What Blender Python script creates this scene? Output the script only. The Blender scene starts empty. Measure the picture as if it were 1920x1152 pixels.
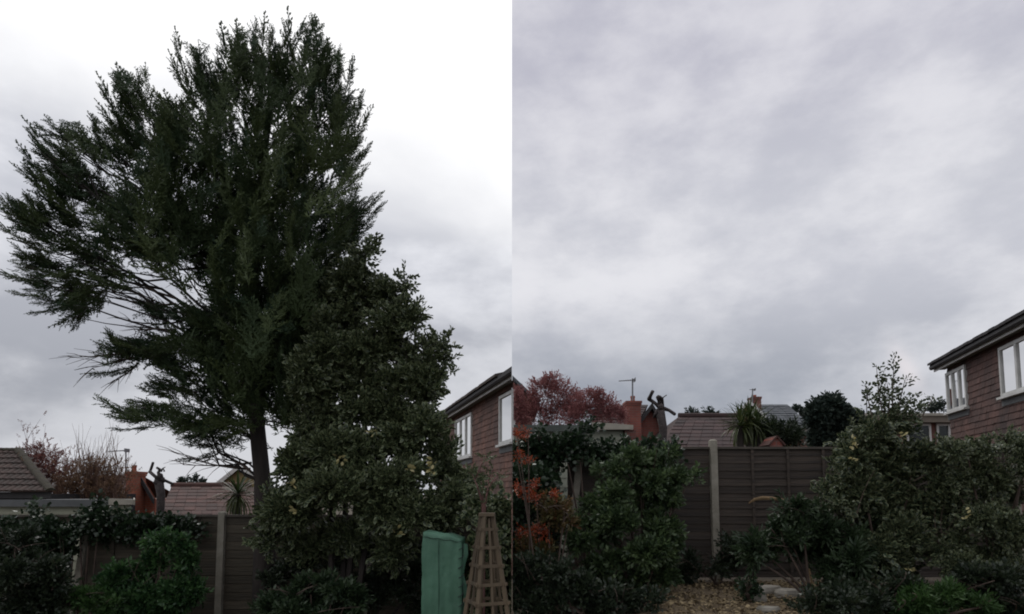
import bpy, math, random
import numpy as np
from mathutils import Vector, Matrix

R = math.radians
rng = np.random.default_rng(7)
random.seed(7)
scene = bpy.context.scene
COL = scene.collection

# ------------------------------------------------------------------ camera
F_PX, PITCH, PU, PV, CZ = 1200.0, R(5.0), 960.0, 820.0, 2.1
cam = bpy.data.cameras.new('camera')
cam.sensor_width = 36.0
cam.lens = 36.0 * F_PX / 1920.0
cam.shift_y = (PV - 576.0) / 1920.0
cam.clip_start, cam.clip_end = 0.1, 4000.0
camo = bpy.data.objects.new('camera', cam)
camo.location = (0, 0, CZ)
camo.rotation_euler = (R(90) + PITCH, 0, 0)
COL.objects.link(camo)
scene.camera = camo

# ------------------------------------------------------------------ sky
world = bpy.data.worlds.new('World')
scene.world = world
world.use_nodes = True
SUN_DIR = Vector((-0.25, 0.62, 0.78)).normalized()      # towards the sun


def build_world():
    nt = world.node_tree
    nt.nodes.clear()
    N, L = nt.nodes.new, nt.links.new

    def math_(op, a, b=None, c=None, clamp=False):
        n = N('ShaderNodeMath'); n.operation = op; n.use_clamp = clamp
        for i, v in enumerate((a, b, c)):
            if v is None:
                continue
            if isinstance(v, (int, float)):
                n.inputs[i].default_value = v
            else:
                L(v, n.inputs[i])
        return n.outputs[0]

    def mix(f, a, b):
        n = N('ShaderNodeMix'); n.data_type = 'RGBA'
        for k, v in ((0, f), (6, a), (7, b)):
            if isinstance(v, (int, float)):
                n.inputs[k].default_value = v
            elif isinstance(v, tuple):
                n.inputs[k].default_value = (*v, 1)
            else:
                L(v, n.inputs[k])
        return n.outputs[2]

    def smooth(v, lo, hi):
        n = N('ShaderNodeMapRange'); n.interpolation_type = 'SMOOTHSTEP'
        L(v, n.inputs[0]); n.inputs[1].default_value = lo; n.inputs[2].default_value = hi
        return n.outputs[0]

    def noise(vec, scale, detail, rough, dist=0.0, off=(0, 0, 0), stretch=(1, 1, 1)):
        m = N('ShaderNodeMapping'); L(vec, m.inputs[0])
        m.inputs[1].default_value = off; m.inputs[3].default_value = stretch
        n = N('ShaderNodeTexNoise'); L(m.outputs[0], n.inputs['Vector'])
        n.inputs['Scale'].default_value = scale; n.inputs['Detail'].default_value = detail
        n.inputs['Roughness'].default_value = rough; n.inputs['Distortion'].default_value = dist
        return n.outputs[0]

    tc = N('ShaderNodeTexCoord')
    sep = N('ShaderNodeSeparateXYZ'); L(tc.outputs['Generated'], sep.inputs[0])
    x, y, z = sep.outputs
    zc = math_('MAXIMUM', z, 0.0)
    hz = math_('SQRT', math_('ADD', math_('MULTIPLY', x, x), math_('MULTIPLY', y, y)))
    q = math_('DIVIDE', zc, math_('MAXIMUM', hz, 0.05))            # tan of the elevation
    den = math_('ADD', zc, 0.30)
    comb = N('ShaderNodeCombineXYZ')                                # a flat cloud deck
    L(math_('DIVIDE', x, den), comb.inputs[0]); L(math_('DIVIDE', y, den), comb.inputs[1])
    deck = comb.outputs[0]
    cb2 = N('ShaderNodeCombineXYZ')                                 # heaped cloud seen side-on
    L(x, cb2.inputs[0]); L(math_('MULTIPLY', z, 1.8), cb2.inputs[1]); L(y, cb2.inputs[2])
    heap = cb2.outputs[0]
    # ---- western half: bright thin cloud above, grey bank below
    n1 = noise(deck, 1.1, 6, 0.52, 0.3, (3.1, 1.7, 0))
    n2 = noise(heap, 2.8, 8, 0.56, 0.15, (8.3, 2.2, 0))
    t = math_('ADD', q, math_('MULTIPLY', math_('SUBTRACT', n1, 0.5), 0.6))
    t = math_('ADD', t, math_('MULTIPLY', x, 0.16))
    wl = math_('MULTIPLY', smooth(t, 0.26, 0.60), smooth(q, 0.10, 0.42))
    greyl = mix(smooth(n2, 0.38, 0.60), (0.37, 0.385, 0.43), (0.64, 0.65, 0.69))
    low = smooth(q, 0.10, 0.44)
    greyl = mix(low, greyl, mix(smooth(n2, 0.38, 0.62), (0.55, 0.565, 0.625), (0.86, 0.87, 0.92)))
    left = mix(wl, greyl, (1.08, 1.08, 1.09))
    # ---- eastern half: even lavender-grey deck with soft rolls
    m1 = noise(heap, 3.6, 8, 0.55, 0.0, (4.7, 1.2, 2.6))
    m2 = noise(heap, 8.0, 8, 0.6, 0.0, (5.6, 0.4, 0))
    cr = math_('ADD', math_('MULTIPLY', m1, 0.62), math_('MULTIPLY', m2, 0.38))
    cf = smooth(cr, 0.37, 0.63)
    high = mix(cf, (0.50, 0.50, 0.58), (0.71, 0.705, 0.76))
    mid = mix(cf, (0.575, 0.585, 0.645), (0.79, 0.79, 0.83))
    lowr = mix(cf, (0.41, 0.43, 0.485), (0.68, 0.69, 0.735))
    bank = mix(cf, (0.31, 0.335, 0.39), (0.48, 0.50, 0.55))          # the darker bank low towards the north
    lowr = mix(smooth(x, 0.25, 0.60), bank, lowr)
    right = mix(smooth(q, 0.13, 0.34), lowr, mid)
    right = mix(smooth(q, 0.38, 0.72), right, high)
    # a short bright stub of rainbow low in the east
    p = math_('DIVIDE', x, math_('MAXIMUM', y, 0.05))
    ln = math_('ADD', math_('SUBTRACT', p, 0.622), math_('MULTIPLY', math_('SUBTRACT', q, 0.172), 0.55))
    g1 = math_('EXPONENT', math_('MULTIPLY', math_('POWER', math_('DIVIDE', ln, 0.017), 2.0), -1.0))
    g2 = math_('EXPONENT', math_('MULTIPLY', math_('POWER', math_('DIVIDE', math_('SUBTRACT', q, 0.165), 0.032), 2.0), -1.0))
    bow = math_('MULTIPLY', math_('MULTIPLY', g1, g2), smooth(y, 0.1, 0.3))
    right = mix(math_('MULTIPLY', bow, 0.5), right, (0.86, 0.79, 0.80))
    side = math_('GREATER_THAN', x, 0.0)
    clouds = mix(side, left, right)
    sky = N('ShaderNodeTexSky'); sky.sky_type = 'NISHITA'; sky.sun_disc = False
    sky.sun_elevation = math.asin(SUN_DIR.z)
    sky.sun_rotation = math.atan2(SUN_DIR.x, SUN_DIR.y)
    ten = N('ShaderNodeVectorMath'); ten.operation = 'SCALE'; L(clouds, ten.inputs[0]); ten.inputs[3].default_value = 10.0
    final = mix(0.985, sky.outputs[0], ten.outputs[0])
    bg = N('ShaderNodeBackground'); L(final, bg.inputs[0]); bg.inputs[1].default_value = 0.1
    out = N('ShaderNodeOutputWorld'); L(bg.outputs[0], out.inputs[0])


build_world()
sun = bpy.data.lights.new('sun', 'SUN')
sun.energy, sun.angle, sun.color = 0.8, R(25), (1.0, 0.97, 0.92)
suno = bpy.data.objects.new('sun', sun)
suno.rotation_euler = (-SUN_DIR).to_track_quat('-Z', 'Y').to_euler()
suno.location = (0, 0, 40)
COL.objects.link(suno)

vs = scene.view_settings
vs.view_transform, vs.look, vs.exposure, vs.gamma = 'Standard', 'None', 0.0, 1.0
vs.use_curve_mapping = False
scene.cycles.filter_width = 1.9
scene.cycles.max_bounces = 6
scene.cycles.transparent_max_bounces = 12
scene.cycles.use_denoising = True

# ------------------------------------------------------------------ helpers
SP, CP = math.sin(PITCH), math.cos(PITCH)


def PX(u, v, Y):
    """the point of the garden that stands Y metres out in direction (u, v)"""
    a, b = (u - PU) / F_PX, (PV - v) / F_PX
    t = Y / (CP - b * SP)
    return Vector((a * t, Y, CZ + t * (SP + b * CP)))


def ppm(Y):
    return F_PX / (Y * 1.004)


WLOC = {}


def tag(o, label=None, cat=None, group=None, kind=None):
    if label: o['label'] = label
    if cat: o['category'] = cat
    if group: o['group'] = group
    if kind: o['kind'] = kind
    return o


def thing(name, label, cat, loc, group=None):
    o = bpy.data.objects.new(name, None)
    o.empty_display_size = 0.2
    o.location = loc
    COL.objects.link(o)
    WLOC[o] = Vector(loc)
    return tag(o, label, cat, group)


def link(name, me, parent=None, loc=None, rot=None, scale=None):
    o = bpy.data.objects.new(name, me)
    COL.objects.link(o)
    if parent is not None:
        o.parent = parent
        WLOC[o] = WLOC[parent]
    else:
        WLOC[o] = Vector((0, 0, 0))
    if loc is not None: o.location = Vector(loc) - WLOC[o]
    if rot is not None: o.rotation_euler = rot
    if scale is not None: o.scale = scale
    return o


class MB:
    def __init__(self):
        self.v, self.f = [], []

    def add(self, vs_, fs_):
        o = len(self.v)
        self.v += [tuple(p) for p in vs_]
        self.f += [tuple(i + o for i in f) for f in fs_]
        return self

    def hexa(self, c):           # 8 corners: bottom 4 ccw, top 4 ccw
        return self.add(c, [(3, 2, 1, 0), (4, 5, 6, 7), (0, 1, 5, 4), (1, 2, 6, 5), (2, 3, 7, 6), (3, 0, 4, 7)])

    def box(self, x0, x1, y0, y1, z0, z1):
        return self.hexa([(x0, y0, z0), (x1, y0, z0), (x1, y1, z0), (x0, y1, z0),
                          (x0, y0, z1), (x1, y0, z1), (x1, y1, z1), (x0, y1, z1)])

    def obox(self, o, ax, ay, az):   # origin corner + three edge vectors
        o, ax, ay, az = map(Vector, (o, ax, ay, az))
        return self.hexa([o, o + ax, o + ax + ay, o + ay, o + az, o + ax + az, o + ax + ay + az, o + ay + az])

    def bar(self, a, b, w, h):
        a, b = Vector(a), Vector(b)
        d = (b - a).normalized()
        s = d.cross(Vector((0, 0, 1)))
        if s.length < 1e-3: s = Vector((1, 0, 0))
        s.normalize(); n = s.cross(d).normalized()
        return self.obox(a - s * w / 2 - n * h / 2, s * w, n * h, b - a)

    def prism(self, pts, vec):
        vec = Vector(vec); pts = [Vector(p) for p in pts]; n = len(pts)
        self.add(pts + [p + vec for p in pts],
                 [tuple(range(n))[::-1], tuple(range(n, 2 * n))] +
                 [(i, (i + 1) % n, n + (i + 1) % n, n + i) for i in range(n)])
        return self

    def tube(self, pts, radii, n=6, cap=True):
        pts = [Vector(p) for p in pts]
        base = len(self.v)
        side = None
        for i, p in enumerate(pts):
            d = (pts[min(i + 1, len(pts) - 1)] - pts[max(i - 1, 0)]).normalized()
            if side is None:
                side = d.cross(Vector((0.3, 1, 0.2)))
                if side.length < 1e-3: side = d.cross(Vector((1, 0, 0)))
            side = (side - d * side.dot(d)).normalized()
            up = d.cross(side)
            r = radii[i] if hasattr(radii, '__len__') else radii
            for k in range(n):
                a = 2 * math.pi * k / n
                self.v.append(tuple(p + (side * math.cos(a) + up * math.sin(a)) * r))
        for i in range(len(pts) - 1):
            for k in range(n):
                a, b = base + i * n + k, base + i * n + (k + 1) % n
                self.f.append((a, b, b + n, a + n))
        if cap:
            self.f.append(tuple(base + k for k in range(n))[::-1])
            self.f.append(tuple(base + (len(pts) - 1) * n + k for k in range(n)))
        return self

    def mesh(self, name, mat, origin=(0, 0, 0), smooth=False):
        me = bpy.data.meshes.new(name)
        ox, oy, oz = origin
        me.from_pydata([(a - ox, b - oy, c - oz) for a, b, c in self.v], [], self.f)
        me.materials.append(mat)
        if smooth:
            me.polygons.foreach_set('use_smooth', [True] * len(me.polygons))
        me.update()
        return me

    def build(self, name, mat, parent=None, smooth=False):
        org = WLOC[parent] if parent is not None else (0, 0, 0)
        return link(name, self.mesh(name, mat, org, smooth), parent)


def curve(a, b, sag=0.0, n=6, side=None):
    a, b = Vector(a), Vector(b)
    out = []
    for i in range(n + 1):
        t = i / n
        p = a.lerp(b, t)
        p.z += sag * math.sin(math.pi * t)
        if side is not None:
            p += Vector(side) * math.sin(math.pi * t)
        out.append(p)
    return out


# ------------------------------------------------------------------ materials
MAT = {}


def mat(name, col, rough=0.7, col2=None, scale=6.0, detail=5, bump=0.0, bscale=None, metal=0.0, spec=0.5,
        rnd=0.0, stretch=(1, 1, 1), streak=None, coords='Object', lo=0.35, hi=0.65):
    m = bpy.data.materials.new(name); m.use_nodes = True
    nt = m.node_tree; N, L = nt.nodes.new, nt.links.new
    bs = nt.nodes['Principled BSDF']
    bs.inputs['Roughness'].default_value = rough
    bs.inputs['Metallic'].default_value = metal
    bs.inputs['Specular IOR Level'].default_value = spec
    tc = N('ShaderNodeTexCoord')
    mp = N('ShaderNodeMapping'); L(tc.outputs[coords], mp.inputs[0]); mp.inputs[3].default_value = stretch
    out = None
    if col2 is None:
        col2 = tuple(c * 0.72 for c in col)
    ns = N('ShaderNodeTexNoise'); L(mp.outputs[0], ns.inputs['Vector'])
    ns.inputs['Scale'].default_value = scale; ns.inputs['Detail'].default_value = detail
    ns.inputs['Roughness'].default_value = 0.6
    mr = N('ShaderNodeMapRange'); L(ns.outputs[0], mr.inputs[0]); mr.inputs[1].default_value = lo; mr.inputs[2].default_value = hi
    mx = N('ShaderNodeMix'); mx.data_type = 'RGBA'; L(mr.outputs[0], mx.inputs[0])
    mx.inputs[6].default_value = (*col, 1); mx.inputs[7].default_value = (*col2, 1)
    out = mx.outputs[2]
    if rnd:
        oi = N('ShaderNodeObjectInfo')
        mr2 = N('ShaderNodeMapRange'); L(oi.outputs['Random'], mr2.inputs[0])
        mr2.inputs[3].default_value = 1 - rnd; mr2.inputs[4].default_value = 1 + rnd
        vm = N('ShaderNodeVectorMath'); vm.operation = 'SCALE'; L(out, vm.inputs[0]); L(mr2.outputs[0], vm.inputs[3])
        out = vm.outputs[0]
    at = N('ShaderNodeAttribute'); at.attribute_name = 'piece'      # per-piece shade, 0 where absent
    mr3 = N('ShaderNodeMapRange'); L(at.outputs['Fac'], mr3.inputs[0])
    mr3.inputs[1].default_value = -1; mr3.inputs[3].default_value = 0.55; mr3.inputs[4].default_value = 1.45
    vm = N('ShaderNodeVectorMath'); vm.operation = 'SCALE'; L(out, vm.inputs[0]); L(mr3.outputs[0], vm.inputs[3])
    L(vm.outputs[0], bs.inputs['Base Color'])
    if bump:
        n2 = N('ShaderNodeTexNoise'); L(mp.outputs[0], n2.inputs['Vector'])
        n2.inputs['Scale'].default_value = bscale or scale * 3; n2.inputs['Detail'].default_value = 6
        bp = N('ShaderNodeBump'); bp.inputs['Strength'].default_value = bump; bp.inputs['Distance'].default_value = 0.03
        L(n2.outputs[0], bp.inputs['Height']); L(bp.outputs[0], bs.inputs['Normal'])
    MAT[name] = m
    return m


def brick_mat(name, c1, c2, mortar, scale=1.0, grime=0.6):
    m = bpy.data.materials.new(name); m.use_nodes = True
    nt = m.node_tree; N, L = nt.nodes.new, nt.links.new
    bs = nt.nodes['Principled BSDF']; bs.inputs['Roughness'].default_value = 0.85
    tc = N('ShaderNodeTexCoord'); sp = N('ShaderNodeSeparateXYZ'); L(tc.outputs['Object'], sp.inputs[0])
    ad = N('ShaderNodeMath'); L(sp.outputs[0], ad.inputs[0]); L(sp.outputs[1], ad.inputs[1])
    cb = N('ShaderNodeCombineXYZ'); L(ad.outputs[0], cb.inputs[0]); L(sp.outputs[2], cb.inputs[1])
    br = N('ShaderNodeTexBrick'); L(cb.outputs[0], br.inputs[0])
    br.inputs['Color1'].default_value = (*c1, 1); br.inputs['Color2'].default_value = (*c2, 1)
    br.inputs['Mortar'].default_value = (*mortar, 1); br.inputs['Scale'].default_value = scale
    br.inputs['Brick Width'].default_value = 0.225; br.inputs['Row Height'].default_value = 0.075
    br.inputs['Mortar Size'].default_value = 0.008
    ns = N('ShaderNodeTexNoise'); L(tc.outputs['Object'], ns.inputs['Vector']); ns.inputs['Scale'].default_value = 1.6; ns.inputs['Detail'].default_value = 6
    mr = N('ShaderNodeMapRange'); L(ns.outputs[0], mr.inputs[0]); mr.inputs[1].default_value = 0.3; mr.inputs[2].default_value = 0.7
    mr.inputs[3].default_value = grime; mr.inputs[4].default_value = 1.15
    vm = N('ShaderNodeVectorMath'); vm.operation = 'SCALE'; L(br.outputs[0], vm.inputs[0]); L(mr.outputs[0], vm.inputs[3])
    L(vm.outputs[0], bs.inputs['Base Color'])
    bp = N('ShaderNodeBump'); bp.inputs['Strength'].default_value = 0.5; bp.inputs['Distance'].default_value = 0.01
    L(br.outputs['Fac'], bp.inputs['Height']); bp.invert = True; L(bp.outputs[0], bs.inputs['Normal'])
    MAT[name] = m
    return m


def leaf_mat(name, c1, c2, rim=None, rough=0.45, trans=0.22, spec=0.4, rimlo=0.55):
    """two leaf colours blended by the per-leaf 'tint'; optional pale margin"""
    m = bpy.data.materials.new(name); m.use_nodes = True
    nt = m.node_tree; N, L = nt.nodes.new, nt.links.new
    bs = nt.nodes['Principled BSDF']
    bs.inputs['Roughness'].default_value = rough; bs.inputs['Specular IOR Level'].default_value = spec
    at = N('ShaderNodeAttribute'); at.attribute_name = 'tint'
    mx = N('ShaderNodeMix'); mx.data_type = 'RGBA'; L(at.outputs['Fac'], mx.inputs[0])
    mx.inputs[6].default_value = (*c1, 1); mx.inputs[7].default_value = (*c2, 1)
    out = mx.outputs[2]
    if rim:
        ar = N('ShaderNodeAttribute'); ar.attribute_name = 'rim'
        mr = N('ShaderNodeMapRange'); L(ar.outputs['Fac'], mr.inputs[0]); mr.inputs[1].default_value = rimlo; mr.inputs[2].default_value = rimlo + 0.12
        m2 = N('ShaderNodeMix'); m2.data_type = 'RGBA'; L(mr.outputs[0], m2.inputs[0]); L(out, m2.inputs[6])
        m2.inputs[7].default_value = (*rim, 1); out = m2.outputs[2]
    L(out, bs.inputs['Base Color'])
    if trans:
        tr = N('ShaderNodeBsdfTranslucent'); L(out, tr.inputs[0])
        ms = N('ShaderNodeMixShader'); ms.inputs[0].default_value = trans
        L(bs.outputs[0], ms.inputs[1]); L(tr.outputs[0], ms.inputs[2])
        L(ms.outputs[0], nt.nodes['Material Output'].inputs[0])
    MAT[name] = m
    return m


def glass_mat():
    m = bpy.data.materials.new('window_glass'); m.use_nodes = True
    nt = m.node_tree; N, L = nt.nodes.new, nt.links.new
    nt.nodes.remove(nt.nodes['Principled BSDF'])
    gl = N('ShaderNodeBsdfGlossy'); gl.inputs['Roughness'].default_value = 0.03
    tr = N('ShaderNodeBsdfTransparent'); tr.inputs[0].default_value = (0.8, 0.84, 0.84, 1)
    fr = N('ShaderNodeFresnel'); fr.inputs[0].default_value = 1.30
    ms = N('ShaderNodeMixShader'); L(fr.outputs[0], ms.inputs[0]); L(tr.outputs[0], ms.inputs[1]); L(gl.outputs[0], ms.inputs[2])
    L(ms.outputs[0], nt.nodes['Material Output'].inputs[0])
    MAT['glass'] = m


glass_mat()
mat('soil', (0.045, 0.035, 0.024), 0.95, (0.085, 0.066, 0.04), 3.0, bump=0.6, bscale=25)
mat('bark', (0.02, 0.017, 0.016), 0.95, (0.045, 0.036, 0.032), 7, bump=1.0, bscale=16, stretch=(1, 1, 0.25))
mat('twig', (0.05, 0.036, 0.03), 0.9, (0.10, 0.07, 0.055), 8)
mat('red_twig', (0.10, 0.045, 0.045), 0.85, (0.15, 0.075, 0.065), 8)
mat('tan_twig', (0.17, 0.10, 0.078), 0.85, (0.10, 0.062, 0.05), 6)
mat('grey_wood', (0.075, 0.062, 0.06), 0.9, (0.035, 0.029, 0.03), 9, bump=0.9, bscale=30)
mat('fence_board', (0.057, 0.043, 0.033), 0.85, (0.026, 0.021, 0.018), 3.2, stretch=(0.35, 1, 5), bump=0.4, bscale=9, rnd=0.28)
mat('fence_board_left', (0.085, 0.070, 0.050), 0.85, (0.042, 0.037, 0.027), 3.2, stretch=(0.35, 1, 5), bump=0.4, bscale=9, rnd=0.28)
mat('fence_cap', (0.115, 0.098, 0.078), 0.85, (0.06, 0.052, 0.043), 4, rnd=0.2)
mat('concrete', (0.30, 0.28, 0.235), 0.9, (0.19, 0.175, 0.14), 5, bump=0.3, bscale=40)
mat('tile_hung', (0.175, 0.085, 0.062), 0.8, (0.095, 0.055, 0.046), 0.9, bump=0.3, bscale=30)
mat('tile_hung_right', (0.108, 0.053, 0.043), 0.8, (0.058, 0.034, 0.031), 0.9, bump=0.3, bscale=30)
mat('roof_brown', (0.07, 0.045, 0.036), 0.85, (0.04, 0.034, 0.027), 3.0, bump=0.4, bscale=20)
mat('roof_dark', (0.042, 0.038, 0.042), 0.85, (0.025, 0.023, 0.026), 4, bump=0.3)
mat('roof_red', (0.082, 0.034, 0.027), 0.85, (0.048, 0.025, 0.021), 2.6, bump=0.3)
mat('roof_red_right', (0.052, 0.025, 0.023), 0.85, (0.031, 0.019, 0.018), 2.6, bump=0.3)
mat('roof_slate', (0.085, 0.095, 0.105), 0.65, (0.055, 0.062, 0.07), 3)
mat('moss', (0.045, 0.040, 0.024), 0.95, (0.032, 0.026, 0.019), 8, bump=0.6)
mat('white_paint', (0.62, 0.62, 0.61), 0.5, (0.46, 0.46, 0.44), 2)
mat('soffit', (0.16, 0.15, 0.13), 0.8)
mat('gutter', (0.032, 0.031, 0.033), 0.7, (0.022, 0.021, 0.022), 4)
mat('curtain', (0.33, 0.34, 0.35), 0.9, (0.18, 0.19, 0.20), 5, stretch=(6, 6, 0.2))
mat('room_dark', (0.03, 0.03, 0.032), 0.9)  # near-black standing in for unlit rooms behind glass
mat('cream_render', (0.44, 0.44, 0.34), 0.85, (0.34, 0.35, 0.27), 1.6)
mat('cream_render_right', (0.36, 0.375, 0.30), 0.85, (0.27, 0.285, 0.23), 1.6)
mat('fascia_grey', (0.115, 0.12, 0.125), 0.7, (0.075, 0.08, 0.082), 3)
mat('fascia_green', (0.10, 0.115, 0.10), 0.7, (0.065, 0.078, 0.07), 3)
mat('fascia_pale', (0.40, 0.37, 0.31), 0.8, (0.29, 0.27, 0.23), 4)
mat('yellow_wall', (0.33, 0.26, 0.13), 0.9, (0.24, 0.19, 0.10), 3)
mat('metal', (0.24, 0.24, 0.25), 0.45, metal=0.7)
mat('terracotta', (0.36, 0.12, 0.07), 0.85, (0.25, 0.085, 0.055), 6)
mat('green_cover', (0.080, 0.195, 0.128), 0.6, (0.050, 0.125, 0.082), 2.3, detail=9, bump=1.0, bscale=6, stretch=(1, 1, 0.5))
mat('green_seam', (0.03, 0.09, 0.058), 0.6)
mat('eyelet', (0.02, 0.03, 0.03), 0.5)
mat('trellis_wood', (0.15, 0.112, 0.07), 0.85, (0.072, 0.056, 0.039), 6, stretch=(1, 1, 0.2), bump=0.3)
mat('stone', (0.25, 0.235, 0.20), 0.95, (0.13, 0.12, 0.10), 5, bump=0.5, bscale=14)
mat('stone_pale', (0.46, 0.43, 0.38), 0.9, (0.28, 0.26, 0.22), 6, bump=0.5, bscale=14)
mat('tan_branch', (0.25, 0.165, 0.085), 0.85, (0.17, 0.115, 0.06), 7)
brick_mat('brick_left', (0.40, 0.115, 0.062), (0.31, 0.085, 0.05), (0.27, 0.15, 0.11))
brick_mat('brick_right', (0.27, 0.083, 0.06), (0.21, 0.066, 0.052), (0.19, 0.11, 0.095))  # the left brick darkened in colour for the right half's dimmer exposure
brick_mat('brick_dull', (0.20, 0.075, 0.06), (0.15, 0.06, 0.05), (0.15, 0.10, 0.085))
brick_mat('brick_orange', (0.42, 0.15, 0.08), (0.36, 0.12, 0.07), (0.30, 0.18, 0.13))
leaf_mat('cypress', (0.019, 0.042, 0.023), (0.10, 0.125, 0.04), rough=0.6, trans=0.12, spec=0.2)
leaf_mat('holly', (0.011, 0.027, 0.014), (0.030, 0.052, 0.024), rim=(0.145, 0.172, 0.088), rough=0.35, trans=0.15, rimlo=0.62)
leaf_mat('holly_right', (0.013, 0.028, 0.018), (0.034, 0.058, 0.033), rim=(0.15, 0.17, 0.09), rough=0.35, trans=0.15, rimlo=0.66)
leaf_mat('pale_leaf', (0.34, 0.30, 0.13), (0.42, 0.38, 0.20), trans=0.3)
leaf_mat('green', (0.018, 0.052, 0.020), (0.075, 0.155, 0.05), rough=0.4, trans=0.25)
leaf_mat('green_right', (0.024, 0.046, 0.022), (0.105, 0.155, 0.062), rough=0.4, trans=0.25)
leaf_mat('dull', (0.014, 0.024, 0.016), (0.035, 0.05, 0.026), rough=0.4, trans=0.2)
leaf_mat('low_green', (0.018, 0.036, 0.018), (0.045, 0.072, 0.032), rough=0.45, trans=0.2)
leaf_mat('fern', (0.03, 0.07, 0.02), (0.06, 0.12, 0.035), trans=0.3)
leaf_mat('ivy', (0.012, 0.026, 0.014), (0.032, 0.055, 0.026), rough=0.32, trans=0.12, spec=0.5)
leaf_mat('orange', (0.20, 0.032, 0.018), (0.40, 0.085, 0.028), trans=0.3)
leaf_mat('copper', (0.13, 0.06, 0.03), (0.10, 0.10, 0.035), trans=0.25)
leaf_mat('red_leaf', (0.23, 0.085, 0.09), (0.33, 0.15, 0.14), trans=0.35, rough=0.6)
leaf_mat('bud', (0.16, 0.06, 0.06), (0.23, 0.10, 0.075), trans=0.3, rough=0.7)
leaf_mat('dead_leaf', (0.15, 0.085, 0.055), (0.21, 0.13, 0.075), trans=0.2, rough=0.8)
leaf_mat('far_tree', (0.020, 0.034, 0.030), (0.042, 0.060, 0.045), trans=0.15, rough=0.6)
leaf_mat('blade', (0.03, 0.055, 0.02), (0.10, 0.115, 0.04), rough=0.35, trans=0.3)
leaf_mat('litter', (0.11, 0.08, 0.042), (0.27, 0.21, 0.12), trans=0.0, rough=0.9)


# ------------------------------------------------------------------ leaves
def leaf_proto(length=1.0, width=0.5, fold=0.15, droop=0.12):
    w = width / 2
    V = np.array([(0, 0, 0), (w * 0.85, 0.3 * length, fold * w), (w, 0.65 * length, fold * w - droop * 0.4 * length), (0, length, -droop * length),
                  (-w, 0.65 * length, fold * w - droop * 0.4 * length), (-w * 0.85, 0.3 * length, fold * w)], float)
    F = np.array([(0, 1, 2, 3), (0, 3, 4, 5)])
    rim = np.array([0.25, 1, 1, 0.75, 1, 1.0])
    return V, F, rim


def leaf_small(length=1.0, width=0.5):
    w = width / 2
    return (np.array([(0, 0, 0), (w * 1.05, 0.5 * length, 0.1 * w), (0, length, -0.12 * length), (-w * 1.05, 0.5 * length, 0.1 * w)], float), np.array([(0, 1, 2, 3)]), np.array([0.3, 1, 0.8, 1.0]))


def basis(d, roll):
    """(N,3) unit directions + roll -> (N,3,3) with columns side, d, up"""
    d = d / np.maximum(np.linalg.norm(d, axis=1, keepdims=True), 1e-9)
    ref = np.where(np.abs(d[:, 2:3]) > 0.95, np.array([[1.0, 0, 0]]), np.array([[0, 0, 1.0]]))
    s = np.cross(d, ref); s /= np.linalg.norm(s, axis=1, keepdims=True)
    u = np.cross(s, d)
    c, sn = np.cos(roll)[:, None], np.sin(roll)[:, None]
    s2 = s * c + u * sn
    u2 = u * c - s * sn
    return np.stack([s2, d, u2], axis=2)


def merge(protos):
    V, F, Rm, o = [], [], [], 0
    for v, f, r in protos:
        V.append(v); F.append(f + o); Rm.append(r); o += len(v)
    return np.concatenate(V), np.concatenate(F), np.concatenate(Rm)


def place(proto, pos, d, roll=0.0, s=1.0):
    V, F, r = proto
    M = basis(np.array([d], float), np.array([roll]))[0]
    return (V * s) @ M.T + np.array(pos), F, r


def sprig(g, n, leaf, length, inc=55, lmin=0.6):
    parts = []
    for i in range(n):
        t = (i + 0.6) / n
        a = i * 2.4 + g.uniform(-0.3, 0.3)
        k = R(inc + g.uniform(-18, 18)) * (1.0 - 0.55 * t)
        d = (math.sin(k) * math.cos(a), math.cos(k), math.sin(k) * math.sin(a))
        parts.append(place(leaf, (g.normal(0, 0.01), t * length, g.normal(0, 0.01)), d, g.uniform(-0.6, 0.6), g.uniform(lmin, 1.0)))
    return merge(parts)


def plume(g, twigs=22, sub=7, wide=1.0, fat=1.0):
    """a feathery cypress spray, one unit long"""
    parts = []
    dia = (np.array([(0, 0, 0), (0.5, 0.45, 0), (0, 1, 0), (-0.5, 0.45, 0)], float), np.array([(0, 1, 2, 3)]), np.array([0, 0.4, 1, 0.4]))

    def blade(p, d, ln, w, roll):
        V = dia[0] * np.array([w * fat, ln, 1.0])
        M = basis(np.array([d], float), np.array([roll]))[0]
        parts.append((V @ M.T + p, dia[1], dia[2]))
    bend = g.uniform(-0.12, 0.12)

    def axis(t):
        return np.array([bend * t * t, t, -0.10 * t * t])
    blade(axis(0), (bend, 1, -0.08), 1.02, 0.03, 0)
    for i in range(twigs):
        t = 0.04 + 0.93 * (i / twigs)
        p = axis(t)
        sgn = 1 if i % 2 else -1
        ln = (0.03 + 0.40 * (1 - t) ** 0.75) * g.uniform(0.7, 1.15) * wide
        a = R(g.uniform(24, 46))
        d = np.array([sgn * math.sin(a), math.cos(a), g.normal(0, 0.28)]); d /= np.linalg.norm(d)
        roll = g.uniform(-1.2, 1.2)
        blade(p, d, ln, 0.022, roll)
        for j in range(sub):
            tj = 0.15 + 0.8 * j / sub
            a2 = R(g.uniform(22, 50)) * (1 if j % 2 else -1)
            side = np.array([d[1], -d[0], g.normal(0, 0.35)])
            dj = d * math.cos(a2) + side * math.sin(a2)
            blade(p + d * ln * tj, dj, ln * (0.30 + 0.25 * (1 - tj)) + 0.025, 0.021, g.uniform(-1.3, 1.3))
    return merge(parts)


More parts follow.
